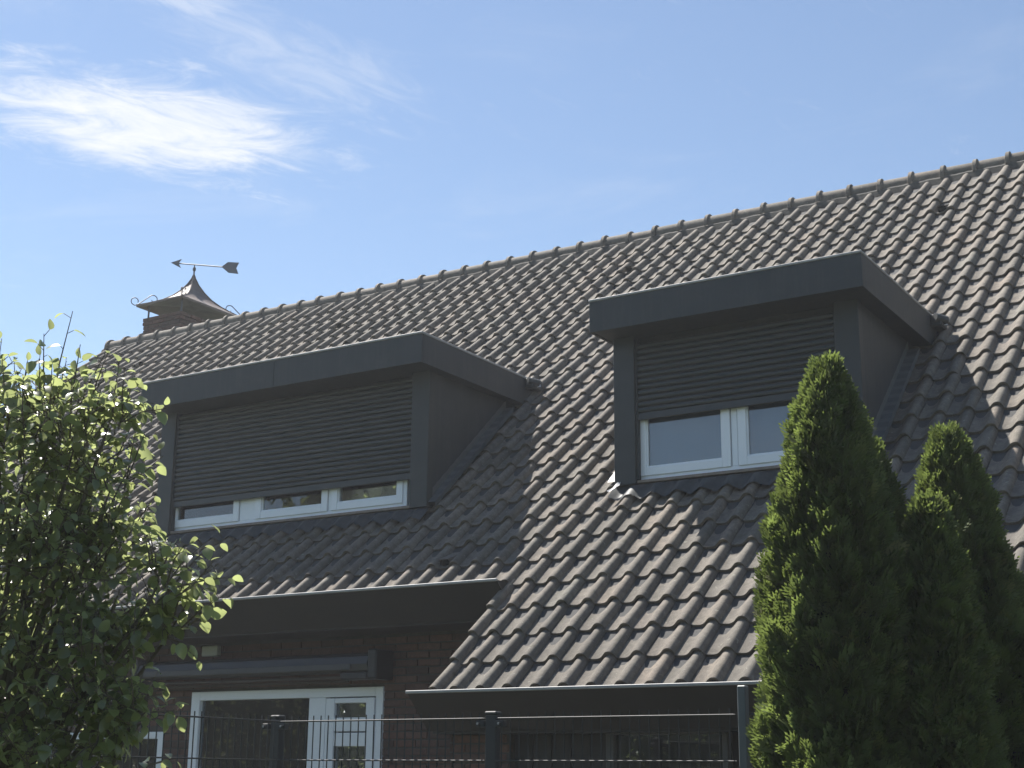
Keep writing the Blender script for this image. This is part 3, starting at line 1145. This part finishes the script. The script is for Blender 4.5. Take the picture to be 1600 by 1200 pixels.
# --- garden door with side light under the awning
dw = MB()
dw.box(DX0, 1.49, 0, DX0 + .10, 1.56, DZ, .004); dw.box(DX1 - .075, 1.49, 0, DX1, 1.56, DZ, .004)
dw.box(DX0 + .10, 1.491, DZ - .075, DX1 - .075, 1.559, DZ, .004)
dw.box(-2.477, 1.492, 0, -2.30, 1.558, DZ - .076, .004)
dwo = dw.build('garden_door_frame', M['white'], house)
MB().box(DX0 + .10, 1.53, .1, -2.477, 1.536, DZ - .075).build('pane', M['glass'], dwo)
MB().box(DX0 + .11, 1.60, .1, -2.99, 1.61, DZ - .01).build('curtain', M['curtain_green'], dwo)
MB().box(-2.98, 1.60, .1, -2.88, 1.612, DZ - .01).build('curtain', M['pink'], dwo)
MB().box(-2.87, 1.60, .1, -2.48, 1.61, DZ - .01).build('curtain', M['curtain_green'], dwo)
MB().box(DX0, 2.3, 0, DX1, 2.32, 2.4).build('room_back', M['black'], dwo)
df = MB()
fx0, fx1 = -2.285, DX1 - .078
df.box(fx0, 1.478, .03, fx0 + .09, 1.545, DZ - .085, .004); df.box(fx1 - .085, 1.478, .03, fx1, 1.545, DZ - .085, .004)
for (za, zb_) in ((2.160, DZ - .085), (1.935, 2.045), (1.818, 1.925), (.03, .25)):
    df.box(fx0 + .09, 1.480, za, fx1 - .085, 1.543, zb_, .004)
dfo = df.build('garden_door', M['white'], house)
MB().box(fx0 + .09, 1.51, 2.045, fx1 - .085, 1.516, 2.16).build('pane', M['glass'], dfo)
MB().box(fx0 + .09, 1.51, .25, fx1 - .085, 1.516, 1.818).build('pane', M['glass'], dfo)
# wide window behind the deciduous tree
ww = MB()
ww.box(WX0, 1.50, .9, WX0 + .07, 1.57, 1.95, .004); ww.box(WX1 - .07, 1.50, .9, WX1, 1.57, 1.95, .004)
ww.box(WX0 + .07, 1.501, 1.89, WX1 - .07, 1.569, 1.95, .004); ww.box(WX0 + .07, 1.501, .9, WX1 - .07, 1.569, .97, .004)
ww.box(-5.7, 1.502, .97, -5.62, 1.568, 1.89, .004)
wwo = ww.build('window', M['white'], house)
MB().box(WX0 + .07, 1.53, .97, WX1 - .07, 1.536, 1.89).build('pane', M['glass'], wwo)
MB().box(WX0, 1.75, 1.83, WX1, 1.76, 1.95).build('blind', M['box_white'], wwo)
MB().box(WX0, 2.4, .5, WX1, 2.42, 2.2).build('room_back', M['black'], wwo)

# ------------------------------------------------------------------ things on and before the house
# weather vane
wv = empty('weather_vane', (-9.87, 7.15, 8.965))
tag(wv, 'grey metal arrow weather vane on top of the chimney hood', 'weather vane')


def wl_(mb, name, smooth=False):
    me = mb.mesh(name, smooth); me.materials.append(M['iron'])
    o = bpy.data.objects.new(name, me); C.objects.link(o); o.parent = wv
    return o


mb = MB(); zs = [(-.02, .020), (.02, .020), (.03, .012), (.08, .012), (.09, .022), (.115, .026), (.14, .022), (.15, .009), (.19, .008)]
mb.tube([(0, 0, z) for z, r in zs], [r for z, r in zs], 10); wl_(mb, 'spindle', True)
TILTV = -.247
def va(t, h): return (t, 0, .190 + h + t * TILTV)
mb = MB(); mb.tube([va(-.40, 0), va(.60, 0)], .0095, 6); wl_(mb, 'shaft', True)
mb = MB()
tip = [(-.515, 0), (-.29, .072), (-.35, 0), (-.29, -.072)]
pts = [va(a, b) for a, b in tip]
mb.add([(p[0], -.005, p[2]) for p in pts] + [(p[0], .005, p[2]) for p in pts], [(0, 1, 2, 3), (7, 6, 5, 4), (0, 4, 5, 1), (1, 5, 6, 2), (2, 6, 7, 3), (3, 7, 4, 0)]); wl_(mb, 'arrowhead')
mb = MB()
tl = [(.57, 0), (.70, .085), (.92, .09), (.87, .0), (.92, -.09), (.72, -.085)]
pts = [va(a, b) for a, b in tl]
n = len(pts)
mb.add([(p[0], -.005, p[2]) for p in pts] + [(p[0], .005, p[2]) for p in pts], [(0, 1, 2, 3), (0, 3, 4, 5), (9, 8, 7, 6), (11, 10, 9, 6)] + [(k, k + n, (k + 1) % n + n, (k + 1) % n) for k in range(n)]); wl_(mb, 'tail_fin')

# awning
aw = empty('awning', (-2.9, 1.35, 2.4))
tag(aw, 'folded dark grey awning cassette fixed to the brick wall above the garden door', 'awning')


def al(mb, name, mat, smooth=False):
    o = mb.build(name, mat, aw, smooth)
    return o


mb = MB(); mb.prism([(1.47, 2.40), (1.34, 2.385), (1.27, 2.40), (1.25, 2.45), (1.27, 2.51), (1.33, 2.535), (1.47, 2.545)], 0, -4.25, -1.70)
al(mb, 'cassette', M['awning'], False)
mb = MB(); mb.box(-4.24, 1.235, 2.405, -1.86, 1.249, 2.455, .004); al(mb, 'front_bar', M['awning'])
mb = MB(); mb.tube([(-4.15, 1.33, 2.352), (-1.98, 1.33, 2.352)], .014, 8); mb.tube([(-4.15, 1.38, 2.325), (-1.98, 1.38, 2.325)], .012, 8); al(mb, 'folding_arm', M['awning_wood'], True)
mb = MB(); mb.box(-1.98, 1.26, 2.33, -1.71, 1.38, 2.39, .01); al(mb, 'arm_joint', M['awning_dark'])
mb = MB(); mb.box(-1.699, 1.25, 2.33, -1.61, 1.49, 2.565, .012); al(mb, 'end_cap', M['awning_dark'])
mb = MB(); mb.box(-4.34, 1.25, 2.33, -4.251, 1.49, 2.565, .012); al(mb, 'end_cap', M['awning_dark'])
# small box on the wall
mb = MB(); mb.box(-3.68, 1.44, 2.585, -3.49, 1.494, 2.675, .008)
bx_ = mb.build('wall_box', M['box_white'])
tag(bx_, 'small off-white box on the brick wall, half hidden by leaves above the awning', 'box')
bx_.data.materials[0] = M['box_white']

# fence
fe = empty('fence', (1.5, -1.88, 0))
tag(fe, 'dark double-wire mesh fence with slim posts in front of the house', 'fence')
fz = [1.870 - .2 * k for k in range(10) if 1.870 - .2 * k > .02]
_wm = {}


def panel(p0, p1, name='mesh_panel'):
    p0 = Vector((*p0, 0)); p1 = Vector((*p1, 0))
    d = (p1 - p0); Lp = d.length; ang = math.atan2(d.y, d.x)
    pe = empty(name, p0, fe); pe.matrix_parent_inverse = Matrix.Translation(-fe.location)
    pe.rotation_euler = (0, 0, ang)
    if 'v' not in _wm:
        me = MB().tube([(0, 0, .03), (0, 0, 1.898)], .0034, 6).mesh('wire', True); me.materials.append(M['fence']); _wm['v'] = me
    n = int((Lp - .06) / .05)
    off = (Lp - n * .05) / 2
    for k in range(n + 1):
        o = bpy.data.objects.new('wire', _wm['v']); C.objects.link(o); o.parent = pe
        o.location = (off + k * .05, 0, 0)
    h = MB()
    for z in fz:
        for yy in (-.007, .007):
            pass
    for z in fz:
        for yy in (-.0068, .0068):
            me = _wm.get(('h', round(Lp, 3)))
            if me is None:
                me = MB().tube([(.01, 0, 0), (Lp - .01, 0, 0)], .004, 8).mesh('cross_wire', True); me.materials.append(M['fence']); _wm[('h', round(Lp, 3))] = me
            o = bpy.data.objects.new('cross_wire', me); C.objects.link(o); o.parent = pe
            o.location = (0, yy, z)
    return pe


def post(x, y, w_=.06, t_=.045, top=1.905, mat='fence', rz=0.0, cap=True):
    mb = MB(); mb.box(-w_ / 2, -t_ / 2, 0, w_ / 2, t_ / 2, top - .018, .004)
    me = mb.mesh('post'); me.materials.append(M[mat])
    o = bpy.data.objects.new('post', me); C.objects.link(o); o.parent = fe
    o.location = (x, y, 0); o.rotation_euler = (0, 0, rz); o.matrix_parent_inverse = Matrix.Translation(-fe.location)
    if cap:
        mc = MB().box(-w_ / 2 - .003, -t_ / 2 - .003, top - .018, w_ / 2 + .003, t_ / 2 + .003, top, .005).mesh('post_cap'); mc.materials.append(M['fence'])
        c = bpy.data.objects.new('post_cap', mc); C.objects.link(c); c.parent = o
    return o


def clamp(x, y, z, dx):
    mb = MB(); mb.box(x, y - .018, z - .016, x + dx, y + .018, z + .016, .003)
    mb.tube([(x + dx * .62, y - .030, z), (x + dx * .62, y - .017, z)], .007, 8)
    c = mb.build('clamp', M['fence'], fe)
    b = MB(); b.tube([(x + dx * .62, y - .034, z), (x + dx * .62, y - .0305, z)], .006, 8)
    b.build('bolt', M['alu'], c)


PX = [.130, 1.512, 2.83]
post(PX[0], -1.88); post(PX[1], -1.88, .062)
po = post(PX[2] + .004, -1.88, .040, .040, 2.015, 'greypost', cap=False)
po['label'] = 'taller pale grey end post beside the conifers'
panel((PX[0] + .03, -1.90), (PX[1] - .03, -1.90)); panel((PX[1] + .03, -1.90), (PX[2] - .02, -1.90))
panel((PX[2] + .04, -1.90), (PX[2] + 2.5, -1.90)); post(PX[2] + 2.55, -1.88)
panel((.20, -4.42), (.20, -1.95)); post(.20, -4.47); panel((.20, -7.0), (.20, -4.52))
for x, s in ((PX[0], -1), (PX[0], 1), (PX[1], -1), (PX[1], 1)):
    clamp(x + s * .031, -1.895, 1.845, s * .048)

# ------------------------------------------------------------------ conifers
def spray_template():
    vs, fs = [], []
    # flat fan of scale leaves: stem along +y, width along x
    def leaf(x, y, ang, ln, wd, zz):
        c, s = math.cos(ang), math.sin(ang)
        p = [(0, 0), (wd, ln * .45), (0, ln), (-wd, ln * .45)]
        b = len(vs)
        for i_, (a, q) in enumerate(p):
            vs.append((x + a * c + q * s, y - a * s + q * c, zz + (.006 if i_ == 2 else 0)))
        fs.append((b, b + 1, b + 2, b + 3))
    leaf(0, 0, 0, .40, .035, 0)
    leaf(0, .34, 0, .34, .05, .01)
    leaf(0, .62, .05, .38, .055, .03)
    for k, y in enumerate((.14, .28, .42, .56, .70)):
        ln = (.34, .40, .38, .31, .24)[k]
        for s in (-1, 1):
            leaf(0, y + .03 * s, s * (.85 - .08 * k), ln, .05, .01 * k * s)
            leaf(s * ln * .4, y + .16, s * (.35), ln * .55, .038, .012)
    return np.array(vs), np.array(fs)


sv, sf = spray_template()


def conifer(loc, top, prof_r, nsp, label, seed, lean=(0, 0), size=1.0):
    rs = np.random.RandomState(seed)
    t = empty('conifer', (loc[0], loc[1], 0))
    tag(t, label, 'conifer', 'clipped conifers at the right')
    ds = np.array([q[0] for q in prof_r]); rr = np.array([q[1] for q in prof_r])
    # low-frequency lumps on the outline
    ph = rs.rand(12) * 6.28
    def lump(z, th):
        return 1 + .07 * np.sin(3 * th + 5 * z + ph[0]) + .06 * np.sin(5 * th - 9 * z + ph[1]) + .05 * np.sin(2 * th + 17 * z + ph[2]) + .05 * np.sin(7 * th + 13 * z + ph[3])
    d = top - (top - .15) * rs.rand(nsp) ** 1.0
    u = rs.rand(nsp)
    z = np.where(u < .80, top - (top - 1.35) * rs.rand(nsp) ** .8, .15 + 1.25 * rs.rand(nsp))
    th = rs.rand(nsp) * 2 * math.pi
    R0 = np.interp(top - z, ds, rr)
    depth = np.where(rs.rand(nsp) < .72, .90 + .14 * rs.rand(nsp), .62 + .3 * rs.rand(nsp))
    # clusters: pull sprays towards branchlet centres so the surface is clumpy
    R = R0 * lump(z, th) * depth
    cl = .5 + .5 * np.sin(11 * th + 23 * z + ph[5]) * np.sin(29 * z - 6 * th + ph[6])
    R = R - .10 * R0 * (1 - cl)
    sc = size * (.085 + .055 * rs.rand(nsp)) * np.where(z < 1.3, 1.4, 1.0)
    base = np.stack([R * np.cos(th), R * np.sin(th), z], 1)
    base[:, 0] += lean[0] * z / top; base[:, 1] += lean[1] * z / top
    out = np.stack([np.cos(th), np.sin(th), np.zeros(nsp)], 1)
    tang = np.stack([-np.sin(th), np.cos(th), np.zeros(nsp)], 1)
    topness = np.clip(1 - (top - z) / .35, 0, 1)[:, None]
    upw = np.clip(.75 + .35 * rs.randn(nsp), .1, 1.6)[:, None]
    yv = out * (.62 * (1 - .6 * topness)) + np.array([[0, 0, 1.0]]) * upw + tang * (.45 * rs.randn(nsp))[:, None]
    yv /= np.linalg.norm(yv, axis=1, keepdims=True)
    # plane of the spray roughly radial, with scatter
    a = rs.rand(nsp) * math.pi
    nn = tang * np.cos(a)[:, None] + out * np.sin(a)[:, None] + .3 * rs.randn(nsp, 3)
    xv = np.cross(yv, nn); xv /= np.linalg.norm(xv, axis=1, keepdims=True)
    zv = np.cross(xv, yv)
    ms = np.zeros((nsp, 4, 4)); ms[:, 3, 3] = 1
    ms[:, :3, 0] = xv * sc[:, None]; ms[:, :3, 1] = yv * sc[:, None]; ms[:, :3, 2] = zv * sc[:, None]
    ms[:, :3, 3] = base - yv * sc[:, None] * .45
    ns = 26                                            # loose leader shoots at the tip
    for k in range(ns):
        a_ = rs.rand() * 6.28; q_ = rs.rand()
        yv_ = np.array([.35 * math.cos(a_), .35 * math.sin(a_), 1.0]); yv_ /= np.linalg.norm(yv_)
        xv_ = np.cross(yv_, rs.randn(3)); xv_ /= np.linalg.norm(xv_)
        s_ = .07 + .04 * rs.rand()
        ms[k, :3, 0] = xv_ * s_; ms[k, :3, 1] = yv_ * s_; ms[k, :3, 2] = np.cross(xv_, yv_) * s_
        rr_ = (.02 + .07 * q_)
        ms[k, :3, 3] = (lean[0] + rr_ * math.cos(a_), lean[1] + rr_ * math.sin(a_), top - .02 - .30 * q_ + .02 * rs.randn())
    o = merge_instances('crown', sv, sf, ms, M['thuja'], None, rs.rand(nsp) * .9)
    o.parent = t
    # dark core, coloured as the shade inside the crown
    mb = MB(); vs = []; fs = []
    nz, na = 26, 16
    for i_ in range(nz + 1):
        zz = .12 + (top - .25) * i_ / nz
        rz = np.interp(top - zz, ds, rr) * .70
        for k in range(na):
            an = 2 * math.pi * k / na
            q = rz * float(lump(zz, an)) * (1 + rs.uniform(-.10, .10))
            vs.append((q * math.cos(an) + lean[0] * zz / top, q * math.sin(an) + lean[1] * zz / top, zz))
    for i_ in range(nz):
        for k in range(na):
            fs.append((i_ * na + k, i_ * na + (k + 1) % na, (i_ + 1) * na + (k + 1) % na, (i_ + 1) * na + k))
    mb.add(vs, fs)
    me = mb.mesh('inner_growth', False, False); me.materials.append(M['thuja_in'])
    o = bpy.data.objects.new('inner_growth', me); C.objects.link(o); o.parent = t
    mb = MB(); mb.tube([(0, 0, 0), (lean[0] * .3, lean[1] * .3, .5), (lean[0] * .95, lean[1] * .95, top * .93)], [.05, .04, .006], 8)
    me = mb.mesh('trunk', True); me.materials.append(M['bark'])
    o = bpy.data.objects.new('trunk', me); C.objects.link(o); o.parent = t
    return t


conifer((3.56, -2.75), 3.13, [(0, .015), (.05, .045), (.15, .085), (.30, .128), (.47, .168), (.70, .212), (.95, .250), (1.5, .290), (2.2, .33), (3.1, .36)], 9000,
        'tallest conifer, the foremost left one reaching up over the right-hand dormer window', 3, (.06, -.06))
conifer((3.625, -2.30), 2.93, [(0, .02), (.08, .06), (.25, .11), (.5, .15), (.9, .19), (1.5, .24), (3, .30)], 6000,
        'conifer hidden behind the right side of the tallest one, only its shoulder showing', 5, (-.04, 0))
conifer((3.93, -2.10), 2.945, [(0, .02), (.06, .055), (.2, .10), (.4, .150), (.7, .235), (1.0, .31), (1.5, .40), (3, .46)], 7500,
        'rearmost conifer at the right edge with a rounded yellow-green tip', 8, (-.03, -.10))
conifer((3.88, -2.63), 2.575, [(0, .02), (.06, .05), (.2, .095), (.4, .125), (.7, .16), (1.1, .20), (2.6, .27)], 5500,
        'shortest conifer standing in front of the rearmost one at the right', 13, (.06, -.04))

# ------------------------------------------------------------------ deciduous tree on the left
def leaf_template():
    # pointed oval leaf along +y, folded along the midrib and curving down
    vs, fs = [], []
    st = [(0, .0), (.10, .20), (.28, .36), (.50, .40), (.72, .31), (.89, .15), (1.0, 0.0)]
    for (y, hw) in st:
        droop = -.28 * y * y
        vs += [(-hw, y, droop + hw * .28), (0, y, droop), (hw, y, droop + hw * .28)]
    for j in range(len(st) - 1):
        for k in (0, 1): fs.append((j * 3 + k, j * 3 + k + 1, (j + 1) * 3 + k + 1, (j + 1) * 3 + k))
    return np.array(vs), np.array(fs)


lv, lf = leaf_template()
tree = empty('deciduous_tree', (1.80, -5.10, 0))
tag(tree, 'leafy garden tree with glossy backlit leaves filling the left edge before the house', 'tree')
rt = np.random.RandomState(21)
BASE = np.array([1.80, -5.10, 0.0])
# crown lobes: centre and radii in metres
R3 = np.array(rgt); F3 = np.array(fwd)
lobes = [((2.1, -5.22, 2.46), 0.25), ((2.245, -5.17, 2.52), 0.13), ((2.04, -5.16, 2.15), 0.28), ((2.235, -5.13, 2.17), 0.15), ((2.08, -5.15, 1.82), 0.28),
         ((2.34, -5.12, 1.85), 0.14), ((2.47, -5.07, 2.1), 0.07), ((2.45, -4.99, 1.98), 0.05), ((2.34, -5.11, 2.38), 0.07), ((2.35, -5.14, 2.58), 0.055),
         ((1.87, -5.2, 2.62), 0.15), ((2.12, -5.16, 2.64), 0.1), ((1.62, -5.39, 2.24), 0.36), ((1.46, -5.29, 1.79), 0.36), ((2.23, -5.12, 1.63), 0.2),
         ((2.30, -5.03, 1.96), 0.1), ((1.59, -4.86, 2.23), 0.26), ((1.46, -4.81, 1.85), 0.28), ((1.98, -4.91, 2.42), 0.14), ((2.25, -5.02, 2.22), 0.08), ((2.46, -5.07, 1.76), 0.06),
         ((1.7, -5.1, 1.4), .4), ((2.2, -5.1, 1.35), .22)]
lobes = [((c[0] - (.048 if c[2] > 2.12 else .02), c[1] - (.028 if c[2] > 2.12 else .01), c[2]), (r, r, r)) for c, r in lobes]
shoots = []
for (c_, r_) in lobes:
    vol = r_[0] * r_[1] * r_[2]
    k = int(140 * (vol ** (2 / 3)) / (.4 ** 2)) + 9
    for _ in range(k):
        d = rt.randn(3); d /= np.linalg.norm(d)
        q = rt.rand() ** (.45)
        p = np.array(c_) + d * np.array(r_) * q * .82
        dr = d * .55 + np.array([0, 0, .75]) + rt.randn(3) * .35
        dr /= np.linalg.norm(dr)
        shoots.append((p, dr, rt.uniform(.10, .19), 7 + int(rt.rand() * 4)))
# a few long shoots standing above the crown against the sky
for (p, dr, ln, n_) in [((2.25, -5.22, 2.63), (.15, 0, 1.0), .15, 5), ((2.18, -5.27, 2.60), (0, 0, 1), .13, 6), ((2.01, -5.26, 2.61), (.05, 0, 1), .13, 7),
                        ((1.87, -5.23, 2.62), (.1, 0, 1), .13, 6), ((2.15, -5.21, 2.60), (.1, 0, 1), .14, 6), ((2.25, -5.19, 2.58), (.3, .2, 1), .13, 6),
                        ((2.48, -5.06, 2.06), (.5, .3, .6), .09, 7), ((2.46, -5.0, 1.98), (.7, .4, .1), .08, 7), ((2.36, -5.13, 2.58), (.6, .3, .5), .08, 6),
                        ((2.40, -5.12, 1.72), (.5, .3, -.2), .10, 7)]:
    dr = np.array(dr, float); dr /= np.linalg.norm(dr)
    shoots.append((np.array(p) - np.array([.04, .02, .01]), dr, ln, n_))
lm, lt = [], []
tw = MB()
for (p, dr, ln, n_) in shoots:
    side = np.cross(dr, [0, 0, 1.0]); side /= (np.linalg.norm(side) + 1e-6)
    bend = rt.randn(3) * .03
    pts = [p + dr * ln * t_ + bend * t_ * t_ for t_ in (0, .5, 1.0)]
    tw.tube(pts, [.0032, .0024, .0012], 3, False)
    a0 = rt.rand() * 6.28
    for k in range(n_):
        t_ = (k + .6) / n_
        q = p + dr * ln * t_ + bend * t_ * t_
        ang = a0 + k * 2.4
        u = side; v = np.cross(dr, side)
        o_ = u * math.cos(ang) + v * math.sin(ang)
        pet = o_ * .7 + dr * .35 + np.array([0, 0, .05]); pet /= np.linalg.norm(pet)
        base = q + pet * rt.uniform(.012, .03)
        tw.tube([q, base], .0011, 3, False)
        yv = pet * .8 + np.array([0, 0, -.75 * rt.rand() - .1]) + rt.randn(3) * .28
        yv /= np.linalg.norm(yv)
        nn = np.array([0, 0, 1.0]) + o_ * .4 + rt.randn(3) * .45
        xv = np.cross(yv, nn); xv /= np.linalg.norm(xv) + 1e-9
        zv = np.cross(xv, yv)
        s = rt.uniform(.027, .048) * (1 - .25 * (k == n_ - 1))
        M4 = np.eye(4); M4[:3, 0] = xv * s * rt.uniform(.80, 1.05); M4[:3, 1] = yv * s; M4[:3, 2] = zv * s; M4[:3, 3] = base
        lm.append(M4)
lm = np.array(lm)
near = []
for k in range(len(lm)):
    X2, Y2 = proj(*lm[k][:3, 3])
    d = np.linalg.norm(lm[k][:3, 3] - CAM)
    near.append(d if (5 < X2 < 360 and 500 < Y2 < 1195) else 1e9)
order = np.argsort(near)
leaf_me = bpy.data.meshes.new('leaf')
leaf_me.from_pydata([tuple(p) for p in lv], [], [tuple(int(i) for i in q) for q in lf]); leaf_me.update(); leaf_me.shade_smooth()
leaf_me.materials.append(M['leaf'])
TB = Matrix.Translation(-Vector(tree.location))
for k in order[:300]:
    o = bpy.data.objects.new('leaf', leaf_me); C.objects.link(o)
    o.parent = tree; o.matrix_parent_inverse = TB
    o.matrix_basis = Matrix(lm[k].tolist())
ob = merge_instances('foliage', lv, lf, lm[order[300:]], M['leaf'], tree, rt.rand(len(lm) - 300), smooth=True)
tag(ob, kind='stuff')
tw.build('twigs', M['bark'], tree, fix=False)['kind'] = 'stuff'
# trunk and limbs to the lobes
MB().tube([(1.80, -5.10, 0), (1.79, -5.12, .6), (1.84, -5.14, 1.1), (1.82, -5.2, 1.6)], [.055, .045, .036, .022], 10).build('trunk', M['bark'], tree, smooth=True)
for (c_, r_) in lobes:
    s = Vector((1.82, -5.14, 1.0 + .25 * rnd.random())); e_ = Vector(c_)
    md = s.lerp(e_, .5) + Vector((rnd.gauss(0, .04), rnd.gauss(0, .04), .05))
    MB().tube([s, md, s.lerp(e_, .92) + Vector((0, 0, .01)), e_], [.016, .010, .005, .002], 6).build('branch', M['bark'], tree, smooth=True)
print('leaves', len(lm), 'tiles', len(cands), len(rest))

# ------------------------------------------------------------------ hedge and trees across the road, behind the camera: what the panes reflect
def leafy(name, label, cat, centre, rad, n, seed, size, trunk=None, box=False, group=None):
    rs = np.random.RandomState(seed)
    t = empty(name, (centre[0], centre[1], 0)); tag(t, label, cat, group)
    d = rs.randn(n, 3); d /= np.linalg.norm(d, axis=1, keepdims=True)
    if box:
        P = (rs.rand(n, 3) * 2 - 1); ax = rs.randint(0, 3, n); P[np.arange(n), ax] = np.sign(P[np.arange(n), ax]) * rs.uniform(.85, 1.0, n)
    else:
        P = d * (rs.rand(n, 1) ** .35) * (1 + .18 * np.sin(4 * d[:, :1] + 6 * d[:, 2:3]))
    P = P * np.array(rad) + np.array([0, 0, centre[2]])
    y = rs.randn(n, 3); y /= np.linalg.norm(y, axis=1, keepdims=True)
    x = np.cross(y, rs.randn(n, 3)); x /= np.linalg.norm(x, axis=1, keepdims=True)
    z = np.cross(x, y); sc = size * rs.uniform(.6, 1.3, n)
    ms = np.zeros((n, 4, 4)); ms[:, 3, 3] = 1
    for k, v in enumerate((x, y, z)): ms[:, :3, k] = v * sc[:, None]
    ms[:, :3, 3] = P
    o = merge_instances('crown', lv[[0, 6, 8, 12, 14, 18]], np.array([(0, 2, 4, 3), (0, 1, 3, 5)]) if False else np.array([(0, 1, 3, 5), (0, 2, 4, 5)]), ms, M['leaf'], None, rs.rand(n) * .9)
    o.parent = t; o['kind'] = 'stuff'
    if box:
        me = MB().box(-rad[0] * .97, -rad[1] * .8, 0, rad[0] * .97, rad[1] * .8, centre[2] + rad[2] * .93).mesh('inner_growth')
    else:
        hb = MB(); vs = []; fs = []
        for i_ in range(9):
            a = math.pi * i_ / 8
            for k in range(12):
                q = .80 + rs.uniform(-.06, .06)
                vs.append((rad[0] * q * math.sin(a) * math.cos(k * math.pi / 6), rad[1] * q * math.sin(a) * math.sin(k * math.pi / 6), centre[2] + rad[2] * q * math.cos(a)))
        for i_ in range(8):
            for k in range(12): fs.append((i_ * 12 + k, i_ * 12 + (k + 1) % 12, (i_ + 1) * 12 + (k + 1) % 12, (i_ + 1) * 12 + k))
        me = hb.add(vs, fs).mesh('inner_growth', fix=False)
    me.materials.append(M['hedge_in'])  # solid core added to close bright gaps, coloured as inner shade
    q = bpy.data.objects.new('inner_growth', me); C.objects.link(q); q.parent = t
    if trunk:
        me = MB().tube([(0, 0, 0), (.05, 0, centre[2] * .5), (0, .05, centre[2])], [trunk, trunk * .8, trunk * .4], 8).mesh('trunk', True); me.materials.append(M['bark'])
        q = bpy.data.objects.new('trunk', me); C.objects.link(q); q.parent = t
    return t


leafy('hedge', 'long clipped hedge across the lane from the house', 'hedge', (-4, -19, 2.1), (30, .7, 2.1), 30000, 31, .14, box=True)
for k, (x, y, h, r, lab) in enumerate([(-21.5, -24, 7.6, 4.2, 'round garden tree beyond the hedge, far to the left'), (-9.5, -25, 5.4, 3.0, 'large garden tree beyond the hedge, left of the middle'),
                                       (-2, -23, 4.6, 2.6, 'low garden tree beyond the hedge, in the middle'), (5, -25, 5.6, 3.2, 'broad garden tree beyond the hedge, right of the middle'), (12, -24, 5.0, 2.8, 'round garden tree beyond the hedge, far to the right')]):
    leafy('garden_tree', lab, 'tree', (x, y, h), (r, r, r * 1.05), 6000, 40 + k, .24, trunk=.18, group='trees beyond the hedge')

# ------------------------------------------------------------------ scattering volume added to lift the blacks like lens glare
hz = MB().box(-48, -48, -1, 48, 48, 11.5).build('haze', None)
tag(hz, kind='stuff')
hm = bpy.data.materials.new('thin haze'); hm.use_nodes = True
hm.node_tree.nodes.clear()
pvn = hm.node_tree.nodes.new('ShaderNodeVolumePrincipled')
pvn.inputs['Color'].default_value = (.93, .95, 1, 1)
pvn.inputs['Density'].default_value = .0016
pvn.inputs['Anisotropy'].default_value = .35
ho = hm.node_tree.nodes.new('ShaderNodeOutputMaterial')
hm.node_tree.links.new(pvn.outputs[0], ho.inputs['Volume'])
hz.data.materials.append(hm)
